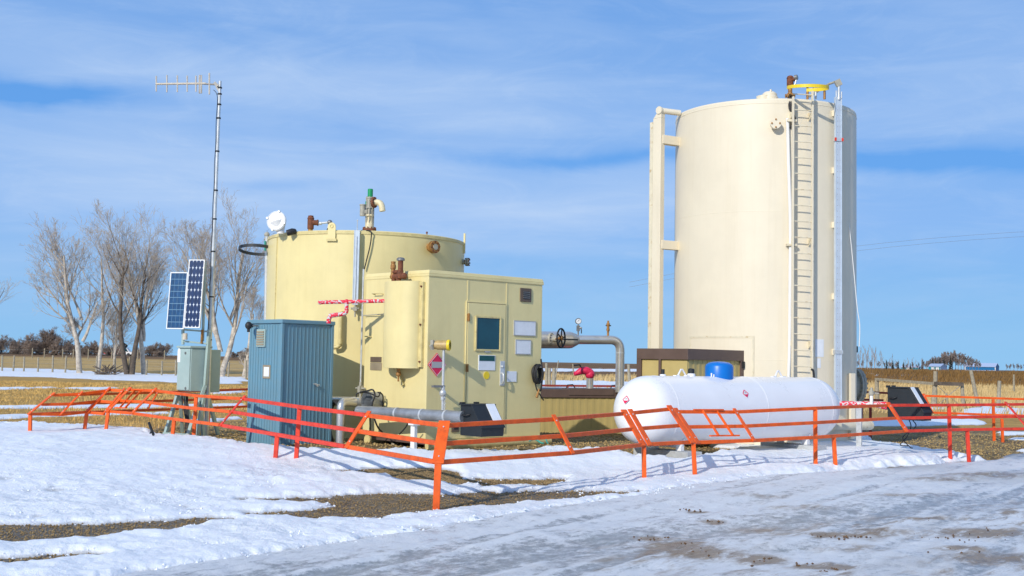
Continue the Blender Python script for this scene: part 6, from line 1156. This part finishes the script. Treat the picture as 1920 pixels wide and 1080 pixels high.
def farm(name, label, px0, pxc, px1, pye, pyr, Y, wallm, gablem, cat, zb=1.2, extra=None):
    """Long side from px0 to pxc facing us, gable end from pxc to px1."""
    a_, c = at(px0, pye, Y), at(pxc, pye, Y); ln = (c - a_).length; ze = (a_.z + c.z) / 2; zr = at((px0 + pxc) / 2, pyr, Y).z; gw = (px1 - pxc) / F_PX * Y; dp = gw * 1.9
    fr = Frame((a_.x, Y, 0), R(-6)); o = thing(name, label, cat, (a_.x, Y, zb), R(-6)); gv = Vector((gw, dp * .8, 0))
    P0, P1 = Vector((a_.x, Y, 0)), Vector((c.x, Y, 0)); Z = Vector((0, 0, 1)); w0 = [P0, P1, P1 + gv, P0 + gv]
    MB().hexa([q + Z * zb for q in w0] + [q + Z * ze for q in w0]).build('walls', wallm, o)
    rdg = [P0 + gv * .5 + Z * zr, P1 + gv * .5 + Z * zr]; ov = (P1 - P0).normalized() * .4
    MB().prism([P1 + Z * (ze - .01) + ov * .05, P1 + gv + Z * (ze - .01) + ov * .05, rdg[1] - Z * .1 + ov * .05], ov * .5).build('gable', gablem, o)
    MB().prism([P1 + Z * zb + ov * .05, P1 + gv + Z * zb + ov * .05, P1 + gv + Z * ze + ov * .05, P1 + Z * ze + ov * .05], ov * .4).build('end_wall', gablem, o)
    e = Vector((0, 0, -.15)); m_ = MB(); back = gv.normalized() * .5
    m_.prism([P0 - ov - back + Z * ze + e, P1 + ov - back + Z * ze + e, rdg[1] + ov, rdg[0] - ov], Z * .25); m_.prism([rdg[0] - ov, rdg[1] + ov, P1 + gv + ov + back + Z * ze + e, P0 + gv - ov + back + Z * ze + e], Z * .25)
    m_.build('roof', M['roofgrey'], o); return o, P0, P1, ze
o, P0, P1, ze = farm('barn', 'long blue steel barn with a pale roof on the skyline at far right', 1807, 1866, 1884, 687.5, 681, 800, M['barnblue'], M['barnblue'], 'barn', 1.2)
MB().prism([P0 + Vector((0, -.1, ze - 2.4)), P1 + Vector((0, -.1, ze - 2.4)), P1 + Vector((0, -.1, ze - 3.4)), P0 + Vector((0, -.1, ze - 3.4))], Vector((0, .2, 0))).build('pale_stripe', M['whiteplain'], o)
for t in (.04, 1.0): q = P0.lerp(P1, t); MB().prism([q + Vector((-.3, -.12, 1.2)), q + Vector((.3, -.12, 1.2)), q + Vector((.3, -.12, ze)), q + Vector((-.3, -.12, ze))], Vector((0, .2, 0))).build('corner_trim', M['whiteplain'], o)
o, P0, P1, ze = farm('farmhouse', 'low white and teal farmhouse with a snowy roof left of the blue barn', 1741, 1763, 1789, 687, 682.5, 620, M['teal_trim'], M['roofgrey'], 'house', 1.2)
for t in (.22, .62): q = P0.lerp(P1, t); wd = (P1 - P0) * .26; MB().prism([q + Vector((0, -.1, 1.3)), q + wd + Vector((0, -.1, 1.3)), q + wd + Vector((0, -.1, ze - .5)), q + Vector((0, -.1, ze - .5))], Vector((0, .2, 0))).build('garage_door', M['whiteplain'], o)
o, P0, P1, ze = farm('farm_shed', 'long low farm shed with a snowy roof left of the white farmhouse', 1690, 1722, 1728, 688.5, 686.5, 620, M['teal_trim'], M['teal_trim'], 'shed', 1.2)
q = P0.lerp(P1, .3); MB().prism([q + Vector((0, -.1, 1.3)), q + Vector((2, -.1, 1.3)), q + Vector((2, -.1, ze - .2)), q + Vector((0, -.1, ze - .2))], Vector((0, .2, 0))).build('door', M['whiteplain'], o)
o, P0, P1, ze = farm('farmhouse', 'tiny white house half hidden behind the pale barked tree on the left', 131, 146, 152, 660, 654, 420, M['whiteplain'], M['whiteplain'], 'house', 1.2)
for t in (.3, .7): q = P0.lerp(P1, t); MB().prism([q + Vector((-.4, -.1, ze - 1.6)), q + Vector((.4, -.1, ze - 1.6)), q + Vector((.4, -.1, ze - .6)), q + Vector((-.4, -.1, ze - .6))], Vector((0, .15, 0))).build('window', M['glass'], o)
def vehicle(label, px, pyb, Y, mm, L, hh):
    c = far_base(px, Y); c.z = max(c.z, tz(c.x, c.y)) + .02; o = thing('parked_car', label, 'car', c); fr = Frame(c, 0)
    prof = [(-L/2, .35), (-L/2, .8), (-L*.28, .9), (-L*.18, hh), (L*.2, hh), (L*.34, .9), (L/2, .82), (L/2, .35)]
    MB().prism([fr.w(a_, -.85, c.z + z) for a_, z in prof], fr.v * 1.7).build('body', mm, o, .03)
    MB().prism([fr.w(a_, -.87, c.z + z) for a_, z in [(-L*.25, .93), (-L*.165, hh - .1), (L*.18, hh - .1), (L*.29, .93)]], fr.v * 1.74).build('windows', M['glass'], o)
    for a_ in (-L*.3, L*.3):
        for v_ in (-.87, .68): MB().cyl(fr.w(a_, v_, c.z + .33), fr.w(a_, v_ + .19, c.z + .33), .33, 16).build('wheel', M['black'], o)
vehicle('tiny red car far off between the left tree trunks', 214, 667, 260, M['red'], 4.4, 1.45); vehicle('tiny white pickup far off beside the dark twin trunks', 229, 667, 265, M['whiteplain'], 5.2, 1.85)
# ------------------------------------------------------------------ fences and old timber gate
def wood_post(m_, px0, py0, px1, py1, Y, w_=.13):
    a_, b_ = at(px0, py0, Y), at(px1, py1, Y); d = (b_ - a_).normalized(); m_.tube([a_, a_.lerp(b_, .5), b_ + d * .25], [w_ * .46, w_ * .5, w_ * .55], 9); return a_, b_
wf = thing('wire_fence', 'wire fence on thin wooden posts crossing below the left trees', 'fence', at(150, 688, 83)); tops = []
for px in (-40, -18, 4.5, 25, 45, 71.7, 99, 122.6, 148, 181, 214.7, 242.5, 275, 303.5, 330, 360, 392, 428, 462):
    Y = 84 - px * .012; c = at(px, 688, Y); g_ = tz(c.x, c.y); h_ = 1.0 + .25 * rn.random(); m_ = MB().tube([(c.x, Y, g_ - .3), (c.x + rn.uniform(-.05, .05), Y, g_ + h_)], .065, 7); m_.build('post', M['wood'], wf); tops.append(Vector((c.x, Y - .06, g_)))
for hz in (.35, .65, .95): MB().tube([q + Vector((0, 0, hz)) for q in tops], .008, 4).build('wire', M['steel'], wf)
wf2 = thing('wire_fence', 'second fainter post fence further back behind the left trees', 'fence', at(120, 672, 140))
for px in (60, 82.6, 117, 137, 165, 209, 258, 308):
    c = at(px, 680, 130); g_ = tz(c.x, 130); MB().tube([(c.x, 130, g_ - .3), (c.x, 130, g_ + 1.1)], .07, 6).build('post', M['wood'], wf2)
MB().tube([Vector((at(px, 680, 130).x, 129.9, tz(at(px, 680, 130).x, 130) + .9)) for px in range(-40, 480, 40)], .01, 4).build('wire', M['steel'], wf2)
tg = thing('timber_gate', 'old timber gate frame with a long sloping top rail in the right field', 'gate', at(1645, 757, 50))
m_ = MB(); wood_post(m_, 1643.5, 709, 1645, 757, 50, .18); m_.build('post', M['wood'], tg); m_ = MB(); wood_post(m_, 1754, 696, 1752, 770, 46, .17); m_.build('post', M['wood'], tg); m_ = MB(); wood_post(m_, 1752, 720, 1748, 768, 46, .13); m_.build('post', M['wood'], tg); m_ = MB(); wood_post(m_, 1804, 720, 1806, 770, 46, .14); m_.build('post', M['wood'], tg)
MB().bar(at(1644, 711, 49.9), at(1752, 719.5, 45.9), .06, .11).build('top_rail', M['wood'], tg); MB().bar(at(1752, 719, 45.85), at(1806, 720.5, 45.85), .06, .14).build('cross_beam', M['bark_dark'], tg)
MB().tube([at(1756, 722, 45.9), at(1778, 742, 45.9), at(1802, 762, 45.9)], .012, 4).tube([at(1802, 722, 45.9), at(1778, 742, 45.9), at(1756, 764, 45.9)], .012, 4).build('brace_wire', M['steel'], tg)
POSTS = [('leaning pale timber post right of the old gate', 1820, 694, 1833, 757, 47, .15), ('upright weathered post right of the leaning one', 1874, 714, 1872, 756, 47, .15), ('thin post far off near the right edge', 1901, 702, 1901, 728, 75, .13), ('short stake in front of the old timber gate', 1774, 737, 1777, 764, 44, .07),
         ('left of three old posts seen past the cabin', 1024.5, 681, 1024.5, 721, 70, .17), ('middle of three old posts seen past the cabin', 1030, 690, 1030, 721, 70, .2), ('thick right post of three seen past the cabin', 1039, 690, 1038, 722, 70, .24), ('thin grey stick leaning on three old posts past the cabin', 1047, 676, 1043, 700, 69.8, .06), ('thin old post between the stick and red valve', 1074, 682, 1075, 697, 90, .1), ('old post just right of the silver downpipe', 1178.5, 683, 1180, 714, 72, .19)]
for lb, x0, y0, x1, y1, Y, w_ in POSTS: m_ = MB(); wood_post(m_, x0, y0, x1, y1, Y, w_); tag(m_.build('fence_post', M['wood']), lb, 'post', 'old fence posts in the fields')
# power lines far behind
lw = [MB().tube([at(px, y0 + (px - 1600) * sl + .002 * (px - 1700) ** 2 * .05, 95) for px in range(1180, 2300, 80)], .011, 4) for y0, sl in ((461, -.098), (470, -.098))]
for i, m_ in enumerate(lw): tag(m_.build('power_line', M['steel']), ('upper' if i == 0 else 'lower') + ' of two faint power lines crossing the sky right of the tall tank', 'power line', 'power lines')
# ------------------------------------------------------------------ dry grass, stones, dirt clods
def blades(name, n, xr, yr, hmin, hmax, m, thr, seed, wmul=1.0, dens=None):
    g = np.random.default_rng(seed); Y = np.sqrt(g.uniform(yr[0]**2, yr[1]**2, n)); X = g.uniform(xr[0], xr[1], n) * Y
    Z = terrain(X, Y); t, pad, px, py = field_values(X, Y, Z); keep = (t < .012 + thr) & (pad < .1); clump = fbm(X, Y, 1.7, 81); keep &= (clump + g.uniform(-.35, .35, n)) > (-.12 if dens is None else dens); X, Y, Z = X[keep], Y[keep], Z[keep]; k = len(X)
    h = g.uniform(hmin, hmax, k) * (1 + clump[keep]); az = g.uniform(0, 6.283, k); w = h * .045 * wmul + .004 * wmul * Y * .06; lx, ly = g.normal(.12, .25, k) * h, g.normal(0, .25, k) * h
    b = np.stack([X, Y, Z - .02], -1); s = np.stack([np.cos(az) * w, np.sin(az) * w, 0 * w], -1); tip = b + np.stack([lx, ly, h], -1); v = np.stack([b - s, b + s, tip], 1).reshape(-1, 3)
    me = bpy.data.meshes.new(name); me.vertices.add(len(v)); me.vertices.foreach_set('co', v.ravel().astype(np.float32)); me.loops.add(3 * k); me.loops.foreach_set('vertex_index', np.arange(3 * k, dtype=np.int32)); me.polygons.add(k); me.polygons.foreach_set('loop_start', (np.arange(k) * 3).astype(np.int32)); me.update(calc_edges=True); me.materials.append(m)
    o = bpy.data.objects.new(name, me); S.collection.objects.link(o); tag(o, None, None, None, 'stuff'); return o
M['straw'] = mat('dry_straw', (0.72, 0.47, 0.15), 0.8, var=0.22, vscale=0.8); M['straw_pale'] = mat('pale_straw', (0.66, 0.48, 0.22), 0.8, var=0.2, vscale=0.6)
blades('dry_grass', 90000, (-.60, -.16), (22, 62), .04, .11, M['straw'], 0, 1)
blades('tall_straw', 60000, (.26, .58), (40, 88), .15, .42, M['straw_pale'], .03, 2, dens=0.02)
blades('field_straw', 30000, (-.02, .14), (56, 95), .2, .5, M['straw_pale'], .03, 3, dens=0.0)
blades('stubble', 30000, (.15, .6), (90, 150), .2, .5, mat('brown_stubble', (0.24, 0.13, 0.035), 0.9, var=0.25, vscale=0.4), .03, 4)
def stones(name, n, seed, m, fn, rmin, rmax):
    g = np.random.default_rng(seed); P = fn(g, n); k = len(P); r = g.uniform(rmin, rmax, k) ** 1.0; oct_ = np.array([[1, 0, 0], [0, 1, 0], [-1, 0, 0], [0, -1, 0], [0, 0, .75], [0, 0, -.75]]); az = g.uniform(0, 6.28, k)
    o6 = oct_[None] * r[:, None, None] * g.uniform(.65, 1.2, (k, 6, 1)); x = o6[..., 0] * np.cos(az)[:, None] - o6[..., 1] * np.sin(az)[:, None]; y = o6[..., 0] * np.sin(az)[:, None] + o6[..., 1] * np.cos(az)[:, None]
    v = np.stack([x, y, o6[..., 2]], -1) + P[:, None, :]; F = np.array([[0, 1, 4], [1, 2, 4], [2, 3, 4], [3, 0, 4], [1, 0, 5], [2, 1, 5], [3, 2, 5], [0, 3, 5]]); f = (F[None] + 6 * np.arange(k)[:, None, None]).reshape(-1, 3)
    me = bpy.data.meshes.new(name); me.from_pydata(v.reshape(-1, 3).tolist(), [], f.tolist()); me.materials.append(m); o = bpy.data.objects.new(name, me); S.collection.objects.link(o); tag(o, None, None, None, 'stuff'); return o
def on_pad(g, n):
    Y = g.uniform(14, 30, n); X = g.uniform(-.34, .5, n) * Y; Z = terrain(X, Y); t, pad, px, py = field_values(X, Y, Z); k = (pad > .4) & (t < .0); return np.stack([X[k], Y[k], Z[k] + .008], -1)
stones('loose_gravel', 26000, 6, mat('tan_pebbles', (0.46, 0.32, 0.13), 0.85, var=0.3, vscale=9), on_pad, .010, .026)
def on_strip(g, n):
    Y = g.uniform(7, 15, n); X = g.uniform(-.5, .15, n) * Y; Z = terrain(X, Y); t, pad, px, py = field_values(X, Y, Z); k = (t < .0) & (sdf(px, py, ROADP) < 0) & ((sdf(px, py, BARE[4]) > -3) | (g.random(n) < .25)); return np.stack([X[k], Y[k], Z[k] + .006], -1)
stones('strip_gravel', 160000, 7, M['straw'] if False else mat('brown_pebbles', (0.33, 0.225, 0.10), 0.85, var=0.3, vscale=9), on_strip, .005, .013)
def on_road(g, n):
    out = []
    for (cx, cy, sxx, syy, k) in ((1303, 966, 12, 1.6, 30), (1228, 1017, 16, 1.8, 34), (1565, 1011, 28, 2, 60), (1330, 987, 14, 1.5, 16), (1290, 1026, 10, 1.5, 12), (1430, 1059, 18, 4, 26), (1545, 1075, 24, 3, 36), (1735, 981, 24, 1.5, 18), (1840, 1006, 40, 6, 40), (1760, 1012, 30, 3, 24), (1500, 1064, 14, 3, 16), (1320, 1042, 18, 4, 20), (1810, 1038, 26, 2, 14)):
        for _ in range(k // 3): q = gnd(cx + g.normal(0, sxx), cy + g.normal(0, syy), .0); out.append((q.x, q.y, tz(q.x, q.y) + .048))
    return np.array(out)
stones('dirt_clods', 0, 8, mat('brown_clods', (0.15, 0.085, 0.04), 0.95, var=0.3, vscale=20), on_road, .006, .018)
def on_edge(g, n):
    Y = g.uniform(6.5, 17, n); X = g.uniform(-.45, .40, n) * Y; Z = terrain(X, Y); t, pad, px, py = field_values(X, Y, Z); k = (t > -.028) & (t < .035) & (g.random(n) < .5); zz = Z + np.maximum(t, 0) + np.where(sdf(px, py, ROADP) > 0, .03, 0); return np.stack([X[k], Y[k], zz[k]], -1)
stones('snow_crumbs', 16000, 12, mat('crumbled_snow', (0.80, 0.83, 0.87), 0.7, var=0.06, vscale=8), on_edge, .006, .022)
m_ = MB(); rn = random.Random(9)
for x_, y_, Y, L_ in ((747, 838, 16.1, .35), (775, 832, 16.3, .45), (730, 841, 15.9, .3), (788, 842, 15.9, .4)):
    q = gnd(x_, y_, .17); d = Vector((rn.uniform(-1, 1), rn.uniform(-.6, .6), .05)).normalized(); m_.bar(q - d * L_ / 2, q + d * L_ / 2, .05, .04)
tag(m_.build('scrap_timber', M['wood']), 'few scraps of weathered timber on the gravel below the grey pipe', 'scrap wood', None, 'stuff')
m_ = MB(); m_.tube(curve([at(992, 827, 18.0), at(1003, 824, 18.0), at(1014, 830, 17.9), at(1019, 831, 17.85)]), .013, 6).tube(curve([at(1024, 822, 18.2), at(1025, 828, 18.1), at(1027, 831, 18.0)]), .013, 6)
tag(m_.build('teal_rope', M['teal']), 'short teal rope ends lying under the cabin skid pipe', 'rope')
